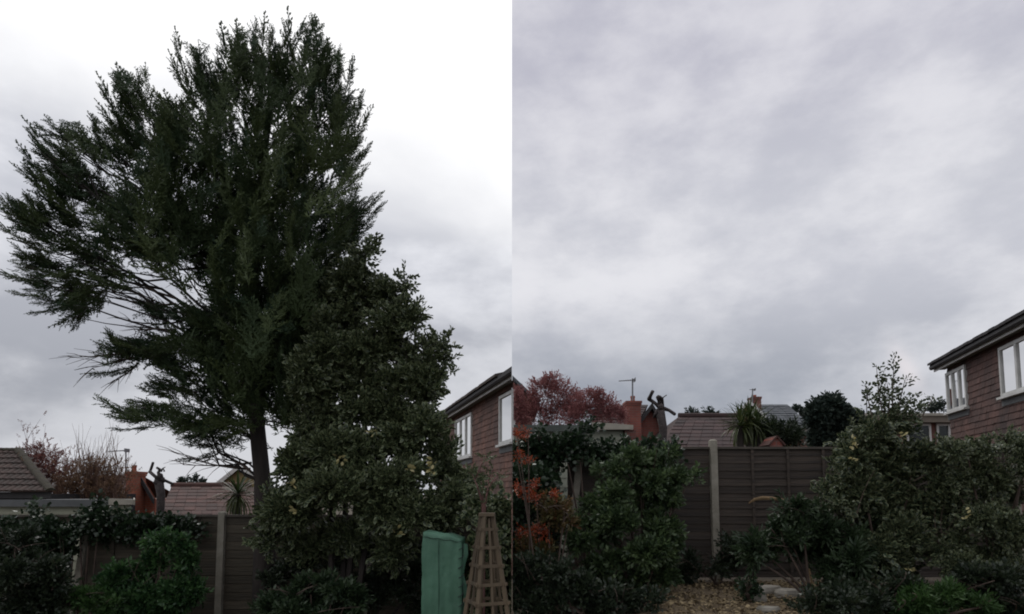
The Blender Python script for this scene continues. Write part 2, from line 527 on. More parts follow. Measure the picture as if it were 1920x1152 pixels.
def instance(name, protos, M, T, tint, material, parent, which=None, kind=None, xlim=None):
    n = len(T)
    if which is None:
        which = rng.integers(0, len(protos), n)
    VV, FF, TT, RR, o = [], [], [], [], 0
    for k, (V, F, r) in enumerate(protos):
        idx = np.nonzero(which == k)[0]
        if len(idx) == 0: continue
        W = np.einsum('nij,vj->nvi', M[idx], V) + T[idx][:, None, :]
        nv = len(V)
        VV.append(W.reshape(-1, 3))
        FF.append((F[None] + (np.arange(len(idx)) * nv)[:, None, None] + o).reshape(-1, 4))
        TT.append(np.repeat(tint[idx], nv)); RR.append(np.tile(r, len(idx)))
        o += nv * len(idx)
    V = np.concatenate(VV); F = np.concatenate(FF)
    if xlim is not None:
        V[:, 0] = np.clip(V[:, 0], xlim[0], xlim[1])
    V = V - np.array(WLOC[parent])
    me = bpy.data.meshes.new(name)
    me.vertices.add(len(V)); me.vertices.foreach_set('co', V.astype(np.float32).ravel())
    me.loops.add(F.size); me.loops.foreach_set('vertex_index', F.astype(np.int32).ravel())
    me.polygons.add(len(F))
    me.polygons.foreach_set('loop_start', (np.arange(len(F)) * 4).astype(np.int32))
    me.polygons.foreach_set('loop_total', np.full(len(F), 4, np.int32))
    for an, val in (('tint', np.concatenate(TT)), ('rim', np.concatenate(RR))):
        at = me.attributes.new(an, 'FLOAT', 'POINT'); at.data.foreach_set('value', np.clip(val, 0, 1).astype(np.float32))
    me.materials.append(material)
    me.update(calc_edges=True); me.validate()
    ob = link(name, me, parent)
    if kind: ob['kind'] = kind
    return ob


def clump_points(clumps, Y, dens, g, shell=0.45, depth=0.9, reach=0.0):
    """sprig roots and outward directions in px-traced ellipsoids (cx,cy,rx,ry[,dY[,rel]]), gathered in uneven tufts"""
    Ps, Ds, Os = [], [], []
    for c in clumps:
        cx, cy, rx, ry = c[:4]
        dY = c[4] if len(c) > 4 else 0.0
        rel = c[5] if len(c) > 5 else 1.0
        yy = Y + dY
        k = ppm(yy)
        n = max(5, int(dens * rel * rx * ry / 100.0))
        cen = np.array(PX(cx, cy, yy))
        ext = np.array([rx / k, depth * min(rx, ry) / k, ry / k])
        ext = np.maximum(ext - reach, 0.22 * ext)
        nt = max(3, n // 8)
        e = g.normal(size=(nt, 3)); e /= np.linalg.norm(e, axis=1, keepdims=True)
        e[:, 1] = np.where(g.random(nt) < 0.6, -np.abs(e[:, 1]), e[:, 1])
        rad = (shell + (1.12 - shell) * g.random(nt)) ** 0.7
        w = g.integers(0, nt, n)
        off = e[w] * rad[w][:, None] + g.normal(0, 0.17, (n, 3))
        fill = g.random(n) < 0.3
        off[fill] = g.uniform(-0.75, 0.75, (fill.sum(), 3))
        Ps.append(cen + off * ext); Ds.append(off / np.maximum(np.linalg.norm(off, axis=1, keepdims=True), .05)); Os.append(np.linalg.norm(off, axis=1))
    return np.concatenate(Ps), np.concatenate(Ds), np.concatenate(Os)


GL, GR = 0.0, 0.94        # level of the left and of the right garden


def gz(x):
    return GL if x < 0.45 else GR


def break_up(c, n, g):
    """split a traced mass into smaller uneven lumps that together fill it"""
    cx, cy, rx, ry = c[:4]; dY = c[4] if len(c) > 4 else 0.0
    out = []
    for i in range(n):
        a, r = g.uniform(0, 2 * math.pi), 0.62 * math.sqrt(g.random())
        f = g.uniform(0.40, 0.66)
        out.append((cx + rx * r * math.cos(a), cy + ry * r * math.sin(a), rx * f, ry * f, dY + g.normal(0, 0.16) * min(1.0, min(rx, ry) / 45), 1.25 * 4.0 / n))
    return out


def bush(name, label, cat, clumps, Y, dens, protos, material, size=(0.8, 1.2), up=0.45, stems=4, seed=1, shell=0.45, depth=0.9,
         group=None, xlim=None, base=None, part='foliage', jitter=0.65, stemmat='twig', tintpow=1.0, minz=None, stemr=0.018, lumps=4, twigs=None):
    if twigs is None: twigs = 0 if Y > 9.5 else 20
    g = np.random.default_rng(seed)
    outline = clumps
    if lumps > 1:
        clumps = [c for q in outline for c in break_up(q, lumps, g)]
    bx = np.mean([PX(c[0], c[1], Y).x for c in clumps]) if base is None else base[0]
    by = Y if base is None else base[1]
    bz = gz(bx) if base is None or len(base) < 3 else base[2]
    root = thing(name, label, cat, (bx, by, bz), group)
    reach = max(np.abs(p[0]).max() for p in protos) * (size[0] + size[1]) / 2
    P, D, O = clump_points(clumps, Y, dens, g, shell, depth, reach * 0.75)
    if minz is not None:
        kp = P[:, 2] > minz; P, D, O = P[kp], D[kp], O[kp]
    D = D + np.array([0, 0, up]) + g.normal(0, jitter, D.shape)
    n = len(P)
    M = basis(D, g.uniform(-math.pi, math.pi, n)) * g.uniform(size[0], size[1], n)[:, None, None]
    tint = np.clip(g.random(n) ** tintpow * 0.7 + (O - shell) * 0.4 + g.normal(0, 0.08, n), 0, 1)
    if xlim is not None:
        kp = (P[:, 0] > xlim[0]) & (P[:, 0] < xlim[1]); P, M, tint = P[kp], M[kp], tint[kp]
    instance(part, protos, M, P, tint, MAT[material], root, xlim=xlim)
    if twigs:
        mt = MB()
        for i in range(twigs):
            c = outline[int(g.integers(0, len(outline)))]
            yy = Y + (c[4] if len(c) > 4 else 0) + g.normal(0, .08)
            a_ = g.uniform(0.1, math.pi - 0.1)
            p0 = PX(c[0] + g.uniform(-.4, .4) * c[2], c[1] + g.uniform(-.1, .5) * c[3], yy); p1 = PX(c[0] + c[2] * math.cos(a_) * g.uniform(.9, 1.12), c[1] - c[3] * math.sin(a_) * g.uniform(.9, 1.15), yy - .1)
            if xlim is not None: p0.x = min(max(p0.x, xlim[0] + .02), xlim[1] - .02); p1.x = min(max(p1.x, xlim[0] + .02), xlim[1] - .02)
            mt.tube(curve(p0, p1, .03, 4, (0, g.normal(0, .05), 0)), [.006, .005, .004, .003, .0015], 3)
        tag(mt.build('twigs', MAT[stemmat], root), kind='stuff')
    for i in range(stems):
        c = outline[i % len(outline)]
        e = PX(c[0] + g.uniform(-0.4, 0.4) * c[2], c[1], Y + (c[4] if len(c) > 4 else 0) + g.uniform(-0.1, 0.1))
        a = Vector((bx + g.uniform(-0.12, 0.12), by + g.uniform(-0.08, 0.08), bz - 0.03))
        if xlim is not None:
            a.x = min(max(a.x, xlim[0] + 0.05), xlim[1] - 0.05); e.x = min(max(e.x, xlim[0] + 0.05), xlim[1] - 0.05)
        m = MB(); m.tube(curve(a, e, 0.05, 5, (0, g.uniform(-0.1, 0.1), 0)), [stemr * (1 - 0.12 * k) for k in range(6)], 5)
        m.build('stem', MAT[stemmat], root)
    return root


g0 = np.random.default_rng(3)
LEAF = leaf_proto(0.075, 0.04)
SPR_HOLLY = [sprig(g0, 13, leaf_proto(0.06, 0.036, 0.4), 0.19) for _ in range(4)]
SPR_SMALL = [sprig(g0, 12, leaf_small(0.05, 0.028), 0.13) for _ in range(4)]
SPR_BROAD = [sprig(g0, 10, leaf_proto(0.074, 0.032, 0.25, 0.2), 0.12, inc=64) for _ in range(4)]
SPR_IVY = [sprig(g0, 7, leaf_proto(0.075, 0.066, 0.2, 0.25), 0.22, inc=75) for _ in range(4)]
SPR_LONG = [sprig(g0, 12, leaf_proto(0.10, 0.024, 0.3, 0.3), 0.16, inc=56) for _ in range(4)]
SPR_FAR = [sprig(g0, 8, leaf_small(0.22, 0.13), 0.4) for _ in range(4)]
SPR_TINY = [sprig(g0, 8, leaf_small(0.03, 0.017), 0.09, inc=60) for _ in range(4)]
SPR_MIX = [sprig(g0, 6, leaf_proto(0.055, 0.03, 0.3, 0.25), 0.16, inc=50) for _ in range(3)]
SPR_RED = [sprig(g0, 9, leaf_small(0.09, 0.05), 0.3, inc=40) for _ in range(4)]
PLUMES = [plume(g0, 14, 4, 1.0, 1.4) for _ in range(6)]
LIGHT = [plume(g0, 12, 3, 0.85, 2.15) for _ in range(4)]


def spray(g, n=12, slim=1.0):
    """a whole upswept cypress branchlet: plumes ranked along a curving axis"""
    parts = []

    def ax(t): return np.array([0.0, t, 0.20 * t * t])
    parts.append(place(LIGHT[0], ax(0.62), (0, 1, 0.45), g.uniform(-.3, .3), 0.42))
    for i in range(n):
        t = 0.06 + 0.80 * i / n
        sg = 1 if i % 2 else -1
        a = R(g.uniform(20, 40)) * sg * (0.6 + 0.4 * slim)
        d = (math.sin(a), math.cos(a), 0.28 * t + g.normal(0.05, 0.2 * slim))
        parts.append(place(LIGHT[int(g.integers(0, 4))], ax(t), d, g.uniform(-.7, .7), (0.20 * (1 if slim == 1 else 0.62) + 0.30 * (1 - t) * (1 if slim == 1 else 0.9)) * g.uniform(.75, 1.15)))
    return merge(parts)


SPRAYS = [spray(g0) for _ in range(6)]
SPIRES = [spray(g0, 16, 0.55) for _ in range(4)]

# ------------------------------------------------------------------ setting: ground
m = MB()
S = 900.0
m.add([(-S, -60, GL), (0.45, -60, GL), (0.45, S, GL), (-S, S, GL)], [(0, 1, 2, 3)])
m.add([(0.45, -60, GR), (S, -60, GR), (S, S, GR), (0.45, S, GR)], [(0, 1, 2, 3)])
m.add([(0.45, -60, GL), (0.45, -60, GR), (0.45, S, GR), (0.45, S, GL)], [(0, 1, 2, 3)])
tag(m.build('ground', MAT['soil']), kind='structure')


# ------------------------------------------------------------------ fences
def fence(name, label, Y, post_u, xs_end, zb, ztop, nb, boardmat, lean=None, posttop=0.06, battens=3, xlimit=None):
    root = thing(name, label, 'fence', (PX(post_u[0], 900, Y).x, Y, zb))
    px = [PX(u, 900, Y).x for u in post_u]
    dx = px[1] - px[0]
    xs = sorted(px)
    while xs[0] > xs_end[0]: xs.insert(0, xs[0] - dx)
    while xs[-1] < xs_end[1]: xs.append(xs[-1] + dx)
    h = ztop - zb
    for x in xs:
        if xlimit and not (xlimit[0] < x < xlimit[1]): continue
        p = MB(); w = 0.044
        p.box(-w, w, -0.05, 0.05, 0, h + posttop - 0.02)
        p.hexa([(-w, -0.05, h + posttop - 0.02), (w, -0.05, h + posttop - 0.02), (w, 0.05, h + posttop - 0.02), (-w, 0.05, h + posttop - 0.02),
                (-w * .5, -0.02, h + posttop), (w * .5, -0.02, h + posttop), (w * .5, 0.02, h + posttop), (-w * .5, 0.02, h + posttop)])
        ob = link('post', p.mesh('post', MAT['concrete']), root, (x, Y - 0.03, zb))
        if lean and abs(x - px[lean[0]]) < 0.05:
            ob.rotation_euler = (R(-3), R(lean[1]), 0); ob.location.y -= 0.06; ob.location.z -= 0.12
    for i in range(len(xs) - 1):
        a, b = xs[i] + 0.05, xs[i + 1] - 0.05
        if xlimit: a, b = max(a, xlimit[0]), min(b, xlimit[1])
        if b - a < 0.1: continue
        L_ = b - a
        bh = (h - 0.07) / nb
        fr = MB()
        fr.box(a + 0.002, a + 0.04, Y + 0.005, Y + 0.035, zb + 0.05, ztop - 0.03)
        fr.box(b - 0.04, b - 0.002, Y + 0.005, Y + 0.035, zb + 0.05, ztop - 0.03)
        fr.box(a + 0.002, b - 0.002, Y + 0.006, Y + 0.034, zb + 0.05, zb + 0.09)
        panel = fr.build('panel', MAT['fence_cap'], root)
        brd = MB()
        brd.add([(0, -0.016, 0), (L_, -0.016, 0), (L_, -0.004, 0), (0, -0.004, 0), (0, -0.003, bh + 0.02), (L_, -0.003, bh + 0.02), (L_, 0.003, bh + 0.02), (0, 0.003, bh + 0.02)],
                [(3, 2, 1, 0), (4, 5, 6, 7), (0, 1, 5, 4), (1, 2, 6, 5), (2, 3, 7, 6), (3, 0, 4, 7)])
        bme = brd.mesh('board', boardmat)
        for k in range(nb):
            link('board', bme, panel, (a, Y - 0.002 + rng.uniform(-0.002, 0.002), zb + 0.05 + k * bh), (rng.uniform(-0.01, 0.01), rng.uniform(-0.0022, 0.0022), 0))
        for k in range(battens):
            xx = a + L_ * (k + 1) / (battens + 1)
            MB().box(xx - 0.018, xx + 0.018, Y - 0.036, Y - 0.019, zb + 0.05, ztop - 0.035).build('batten', boardmat, panel)
        MB().box(a, b, Y - 0.045, Y + 0.04, ztop - 0.03, ztop).build('capping_rail', MAT['fence_cap'], panel)
    return root


YL, YR = 9.0, 8.6
fence('lap_panel_fence', 'brown lap panel fence with concrete posts behind the tall conifer, left garden', YL, (150, 422), (-9, 0), GL, 1.80, 15,
      MAT['fence_board_left'], lean=(0, 5.0), posttop=0.05, battens=3, xlimit=(-9.5, -0.012))
fence('lap_panel_fence', 'dark lap panel fence with pale capping, open to view beside the gravel, right garden', YR, (1057, 1337), (0, 6.5), GR, 2.72, 17,
      MAT['fence_board'], lean=(0, 7.0), posttop=0.10, battens=3, xlimit=(0.012, 7.5))


# ------------------------------------------------------------------ tile-hung houses
def set_piece(me, vals, per):
    at = me.attributes.new('piece', 'FLOAT', 'POINT')
    at.data.foreach_set('value', np.repeat(np.array(vals, np.float32), per))


def tile_hung_house(label, A, d, n, length, zg, ze, windows, tmat, foot, clip=False, far_over=0.3, seed=5, lights=(2,)):
    g = np.random.default_rng(seed)
    A = Vector((A[0], A[1], 0)); d = Vector((d[0], d[1], 0)).normalized(); n = Vector((n[0], n[1], 0)).normalized()
    root = thing('tile_hung_house', label, 'house', (A.x, A.y, zg))

    def at(s, off, z):
        p = A + d * s + n * off
        return Vector((p.x, p.y, z))

    def s0(off, s=0.0):            # where a strip with this offset starts, kept on its own side of the boundary
        if not clip: return s
        lim = -0.004
        return max(-20, (A.x + n.x * off - lim) / (-d.x)) if s <= 0 else s
    # brick core
    m = MB(); m.prism([(p[0], p[1], zg) for p in foot], (0, 0, ze - zg - 0.02))
    m.build('wall', MAT['room_dark'] if False else MAT['brick_dull'], root)
    # courses of hanging tiles
    gauge, tw = 0.165, 0.19
    k, z = 0, zg + 0.1
    def flush(m, vals):
        if m.v:
            ob = m.build('tile_course', tmat, root)
            set_piece(ob.data, vals, 8)
    while z < ze - 0.1:
        m, vals = MB(), []
        off = (k % 2) * tw * 0.5
        s = -off + (s0(0.05) if clip else 0.0)
        while s < length - 0.01:
            a, b = max(s, s0(0.06) if clip else 0.0), min(s + tw - 0.004, length)
            s += tw
            if b - a < 0.02: continue
            zm = z + gauge / 2
            if any(w[0] - 0.02 < (a + b) / 2 < w[1] + 0.02 and w[2] - 0.08 < zm < w[3] + 0.05 for w in windows):
                flush(m, vals); m, vals = MB(), []
                continue
            p0 = 0.033 + g.normal(0, 0.003); p1 = 0.012; zb = z + g.normal(0, 0.003); zt = z + gauge + 0.03
            m.hexa([at(a, p0, zb), at(b, p0, zb), at(b, p0 - 0.02, zb), at(a, p0 - 0.02, zb),
                    at(a, p1, zt), at(b, p1, zt), at(b, 0.0, zt), at(a, 0.0, zt)])
            vals.append(float(np.clip(g.normal(0, 0.3), -0.8, 0.8)))
        flush(m, vals)
        z += gauge; k += 1
    # windows
    for wi, (a, b, z0, z1, nl) in enumerate(windows):
        if clip and wi == 0: a = a
        fr = MB(); t = 0.08; o0, o1 = -0.02, 0.075
        def bx(sa, sb, za, zb, oa, ob_):
            return fr.hexa([at(sa, ob_, za), at(sb, ob_, za), at(sb, oa, za), at(sa, oa, za),
                            at(sa, ob_, zb), at(sb, ob_, zb), at(sb, oa, zb), at(sa, oa, zb)])
        bx(a, b, z0, z0 + t, o0, o1); bx(a, b, z1 - t, z1, o0, o1 - 0.002)
        bx(a, a + t, z0 + t, z1 - t, o0, o1 - 0.003); bx(b - t, b, z0 + t, z1 - t, o0, o1 - 0.003)
        win = fr.build('window', MAT['white_paint'], root)
        step = (b - a) / nl
        for i in range(1, nl):
            fr = MB(); bx(a + i * step - 0.05, a + i * step + 0.05, z0 + t, z1 - t, o0, o1 - 0.004); fr.build('mullion', MAT['white_paint'], win)
        for i in range(nl):
            fr = MB(); pa, pb = a + i * step + (t if i == 0 else 0.05), a + (i + 1) * step - (t if i == nl - 1 else 0.05)
            bx(pa, pb, z0 + t, z1 - t, 0.028, 0.034); fr.build('pane', MAT['glass'], win)
            fr = MB(); pc = pa + (pb - pa) * (0.55 if i % 2 else 0.8)
            bx(pa, pc, z0 + t, z1 - t, 0.012, 0.016); fr.build('curtain', MAT['curtain'], win)
            fr = MB(); bx(pc, pb, z0 + t, z1 - t, 0.004, 0.008); fr.build('room_shade', MAT['room_dark'], win)  # flat sheet; the unlit room's darkness is put into its colour
        fr = MB(); bx(a - 0.05, b + 0.05, z0 - 0.06, z0 - 0.002, 0.0, 0.15); fr.build('sill', MAT['white_paint'], win)
        fr = MB(); bx(a - 0.03, b + 0.03, z0 - 0.22, z0 - 0.062, 0.0, 0.046); fr.build('lead_apron', MAT['fascia_grey'], win)

    # eaves: soffit, fascia, gutter, roof slab
    def strip(name, mt, prof, par, e=0.0):
        mm = MB(); q = len(prof)
        near = [at(s0(o) if clip else e, o, zz) for o, zz in prof]
        far = [at(length + far_over, o, zz) for o, zz in prof]
        mm.add(near + far, [tuple(range(q)), tuple(range(q, 2 * q))[::-1]] + [(i, q + i, q + (i + 1) % q, (i + 1) % q) for i in range(q)])
        return mm.build(name, mt, par)
    strip('soffit', MAT['soffit'], [(0.0, ze - 0.05), (0.27, ze - 0.05), (0.27, ze - 0.03), (0.0, ze - 0.03)], root)
    strip('fascia', MAT['white_paint'], [(0.272, ze - 0.11), (0.30, ze - 0.11), (0.30, ze + 0.04), (0.272, ze + 0.04)], root)
    gut = [(0.303, ze + 0.05), (0.305, ze - 0.02), (0.34, ze - 0.05), (0.385, ze - 0.05), (0.42, ze - 0.01), (0.42, ze + 0.05)]
    strip('gutter', MAT['gutter'], gut, root)
    pit = math.tan(R(21))
    if clip:
        e0, e1 = at(s0(0.40), 0.40, 0), at(length + far_over, 0.40, 0)
        pts = [e0, e1, Vector((-0.004, e1.y, 0))]
    else:
        pts = [at(0, 0.40, 0), at(length + far_over, 0.40, 0), at(length + far_over, -3.4, 0), at(0, -3.4, 0)]

    def rz(p, up):
        off = (p - A).dot(n)
        return ze + 0.06 + (0.40 - off) * pit + up
    m = MB(); q = len(pts)
    lo = [Vector((p.x, p.y, rz(p, 0))) for p in pts]; hi = [Vector((p.x, p.y, rz(p, 0.05))) for p in pts]
    m.add(lo + hi, [tuple(range(q))[::-1], tuple(range(q, 2 * q))] + [(i, (i + 1) % q, q + (i + 1) % q, q + i) for i in range(q)])
    roof = m.build('roof', MAT['roof_dark'], root)
    # lowest courses of roof tiles, whose ends show above the gutter
    for row in range(3):
        m, vals = MB(), []
        o_out = 0.46 - row * 0.32
        s, s_end = (s0(o_out) if clip else 0.0), length + far_over
        while s < s_end:
            b = min(s + 0.29, s_end); o_in = o_out - 0.36
            if clip and at(s, o_in, 0).x > -0.02:
                s += 0.30; continue
            zo, zi = ze + 0.06 + (0.40 - o_out) * pit + 0.055, ze + 0.06 + (0.40 - o_in) * pit + 0.052
            j = g.normal(0, 0.004)
            m.hexa([at(s, o_out, zo + j), at(b, o_out, zo + j), at(b, o_in, zi), at(s, o_in, zi),
                    at(s, o_out, zo + 0.07 + j), at(b, o_out, zo + 0.07 + j), at(b, o_in, zi + 0.03), at(s, o_in, zi + 0.03)])
            vals.append(float(np.clip(g.normal(0, 0.3), -0.8, 0.8))); s += 0.30
        ob = m.build('tile_course', MAT['roof_brown' if clip else 'roof_dark'], roof); set_piece(ob.data, vals, 8)
    return root


# left garden's neighbour: only its garden front shows, right up to the boundary
dL = (-0.291, 1.0)
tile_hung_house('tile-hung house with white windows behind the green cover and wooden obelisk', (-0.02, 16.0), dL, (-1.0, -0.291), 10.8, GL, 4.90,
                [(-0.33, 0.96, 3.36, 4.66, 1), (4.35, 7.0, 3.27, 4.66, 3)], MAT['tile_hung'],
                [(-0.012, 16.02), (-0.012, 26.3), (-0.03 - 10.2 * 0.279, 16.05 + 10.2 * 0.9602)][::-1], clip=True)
dR = Vector((0.288, 1.0, 0)).normalized(); nR = Vector((-1, 0.288, 0)).normalized()
FARR = PX(1777, 690, 18.8); AR = Vector((FARR.x, FARR.y, 0)) - dR * 8.5


def s_at_u(u):            # where the sight line at u meets the right house's wall
    k = (u - PU) / F_PX / 1.0038
    return (k * AR.y - AR.x) / (dR.x - k * dR.y)


ZE_R = PX(1766, 688, 18.8).z
ft = [AR, AR + dR * 8.45, AR + dR * 8.45 - nR * 6.5, AR - nR * 6.5]
w1 = (s_at_u(1828), s_at_u(1790)); w2 = (s_at_u(1965), s_at_u(1895))
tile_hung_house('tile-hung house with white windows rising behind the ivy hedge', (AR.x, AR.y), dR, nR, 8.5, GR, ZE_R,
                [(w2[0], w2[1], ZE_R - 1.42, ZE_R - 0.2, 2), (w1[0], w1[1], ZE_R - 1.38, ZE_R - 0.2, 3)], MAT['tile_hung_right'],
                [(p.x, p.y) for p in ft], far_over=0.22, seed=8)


# ------------------------------------------------------------------ houses beyond the fences
def roof_courses(name, parent, tl, tr, br, bl, n, material, lift=0.03, tile=0.28):
    """a roof slope laid in lapped courses, each course its own strip"""
    tl, tr, br, bl = map(Vector, (tl, tr, br, bl))
    nrm = (tr - tl).cross(bl - tl).normalized()
    if nrm.y > 0: nrm = -nrm
    for i in range(n):
        t0, t1 = i / n, (i + 1.0) / n
        a, b = tl.lerp(bl, t0), tr.lerp(br, t0)
        c, d_ = tr.lerp(br, t1 + 0.02), tl.lerp(bl, t1 + 0.02)
        m, vals = MB(), []
        nt = max(2, int((c - d_).length / tile))
        for j in range(nt):
            f0, f1 = (j + 0.02) / nt, (j + 0.985) / nt
            jit = random.gauss(0, lift * 0.16)
            p0, p1, p2, p3 = d_.lerp(c, f0), d_.lerp(c, f1), a.lerp(b, f1), a.lerp(b, f0)
            m.hexa([p0 + nrm * 0.004, p1 + nrm * 0.004, p1 + nrm * (lift + jit), p0 + nrm * (lift + jit), p3, p2, p2 + nrm * 0.012, p3 + nrm * 0.012])
            vals.append(max(-.9, min(.9, random.gauss(0, 0.33))))
        o = m.build('tile_course', material, parent)
        set_piece(o.data, vals, 8)


def gable_roof_house(name, label, Y, wall_px, apex, eave_l, eave_r, wallmat, roofmat, depth, barge=None, bargemat=None, zg=0.0, thick=0.14):
    """gable end facing us: wall traced at its corners, roof running back"""
    A, El, Er = PX(*apex, Y), PX(*eave_l, Y), PX(*eave_r, Y)
    wl, wr = PX(wall_px[0], 900, Y).x, PX(wall_px[1], 900, Y).x
    root = thing(name, label, 'house', ((wl + wr) / 2, Y, zg))

    def zroof(x):
        if x < A.x: return El.z + (A.z - El.z) * (x - El.x) / (A.x - El.x)
        return Er.z + (A.z - Er.z) * (Er.x - x) / (Er.x - A.x)
    m = MB(); m.prism([(wl, Y, zg), (wr, Y, zg), (wr, Y, zroof(wr) - thick), (A.x, Y, A.z - thick), (wl, Y, zroof(wl) - thick)], (A.x / Y * depth * 1.05, depth, 0))
    m.build('wall', wallmat, root)
    roof = MB()
    yo = Y - 0.25
    for E in (El, Er):
        roof.prism([(A.x, yo, A.z), (E.x, yo, E.z), (E.x, yo, E.z - thick), (A.x, yo, A.z - thick)], (A.x / Y * (depth + 0.3) * 1.05, depth + 0.3, 0))
    ro = roof.build('roof', roofmat, root)
    if barge:
        for E in (El, Er):
            mm = MB(); s = 0.004
            mm.prism([(A.x, yo - 0.04, A.z + s), (E.x, yo - 0.04, E.z + s), (E.x, yo - 0.04, E.z - barge), (A.x, yo - 0.04, A.z - barge)], (0, 0.036, 0))
            mm.build('bargeboard', bargemat, ro)
    return root


def chimney(parent, u0, u1, vtop, vbot, Y, wallmat, pot=(0, 0, 0), capw=2, caph=8, d=0.6, pots=1):
    a, b = PX(u0, vbot, Y), PX(u1, vtop, Y)
    m = MB(); m.box(a.x, b.x, Y, Y + d, a.z, b.z - caph / ppm(Y)); st = m.build('chimney', wallmat, parent)
    k = capw / ppm(Y)
    zc = b.z - caph / ppm(Y)
    m = MB(); m.box(a.x - k * .6, b.x + k * .6, Y - k * .6, Y + d + k * .6, zc, zc + (b.z - zc) * .45)
    m.box(a.x - k, b.x + k, Y - k, Y + d + k, zc + (b.z - zc) * .45 + .002, b.z); m.build('corbel', wallmat, st)
    if pot[2]:
        pu, r, vt = pot
        c = PX(pu, vt, Y); rr = r / ppm(Y)
        zz = [b.z, b.z + 0.03, c.z - 0.07, c.z - 0.06, c.z]
        m = MB(); m.tube([(c.x, Y + d / 2, z) for z in zz], [rr * 1.1, rr, rr * 0.85, rr * 1.05, rr * 1.0], 10); m.build('chimney_pot', MAT['terracotta'], st)
    return st


def aerial(label, um, vt, vb, Y, boom=None, n=7, mast_r=0.016, zdir=0.0):
    b = PX(um, vb, Y); t = PX(um, vt, Y)
    root = thing('tv_aerial', label, 'aerial', b)
    m = MB(); m.tube([b, t], [mast_r, mast_r], 6); m.build('mast', MAT['metal'], root)
    if boom:
        u0, u1, v = boom
        p, q = PX(u0, v + zdir, Y), PX(u1, v, Y)
        p.y -= 0.02; q.y -= 0.02
        m = MB(); m.tube([p, q], [0.012, 0.014], 6); bo = m.build('boom', MAT['metal'], root)
        for i in range(n):
            c = p.lerp(q, (i + 0.3) / n)
            h = 0.10 + 0.08 * i / n
            m = MB(); m.tube([c + Vector((0, -h, 0.0)), c + Vector((0, h, 0.0))], [0.006, 0.006], 4); m.build('element', MAT['metal'], bo)
        m = MB(); m.obox(q + Vector((-0.015, -0.13, -0.055)), (0.02, 0, 0), (0, 0.26, 0), (0, 0, 0.11)); m.build('reflector', MAT['metal'], bo)
    return root


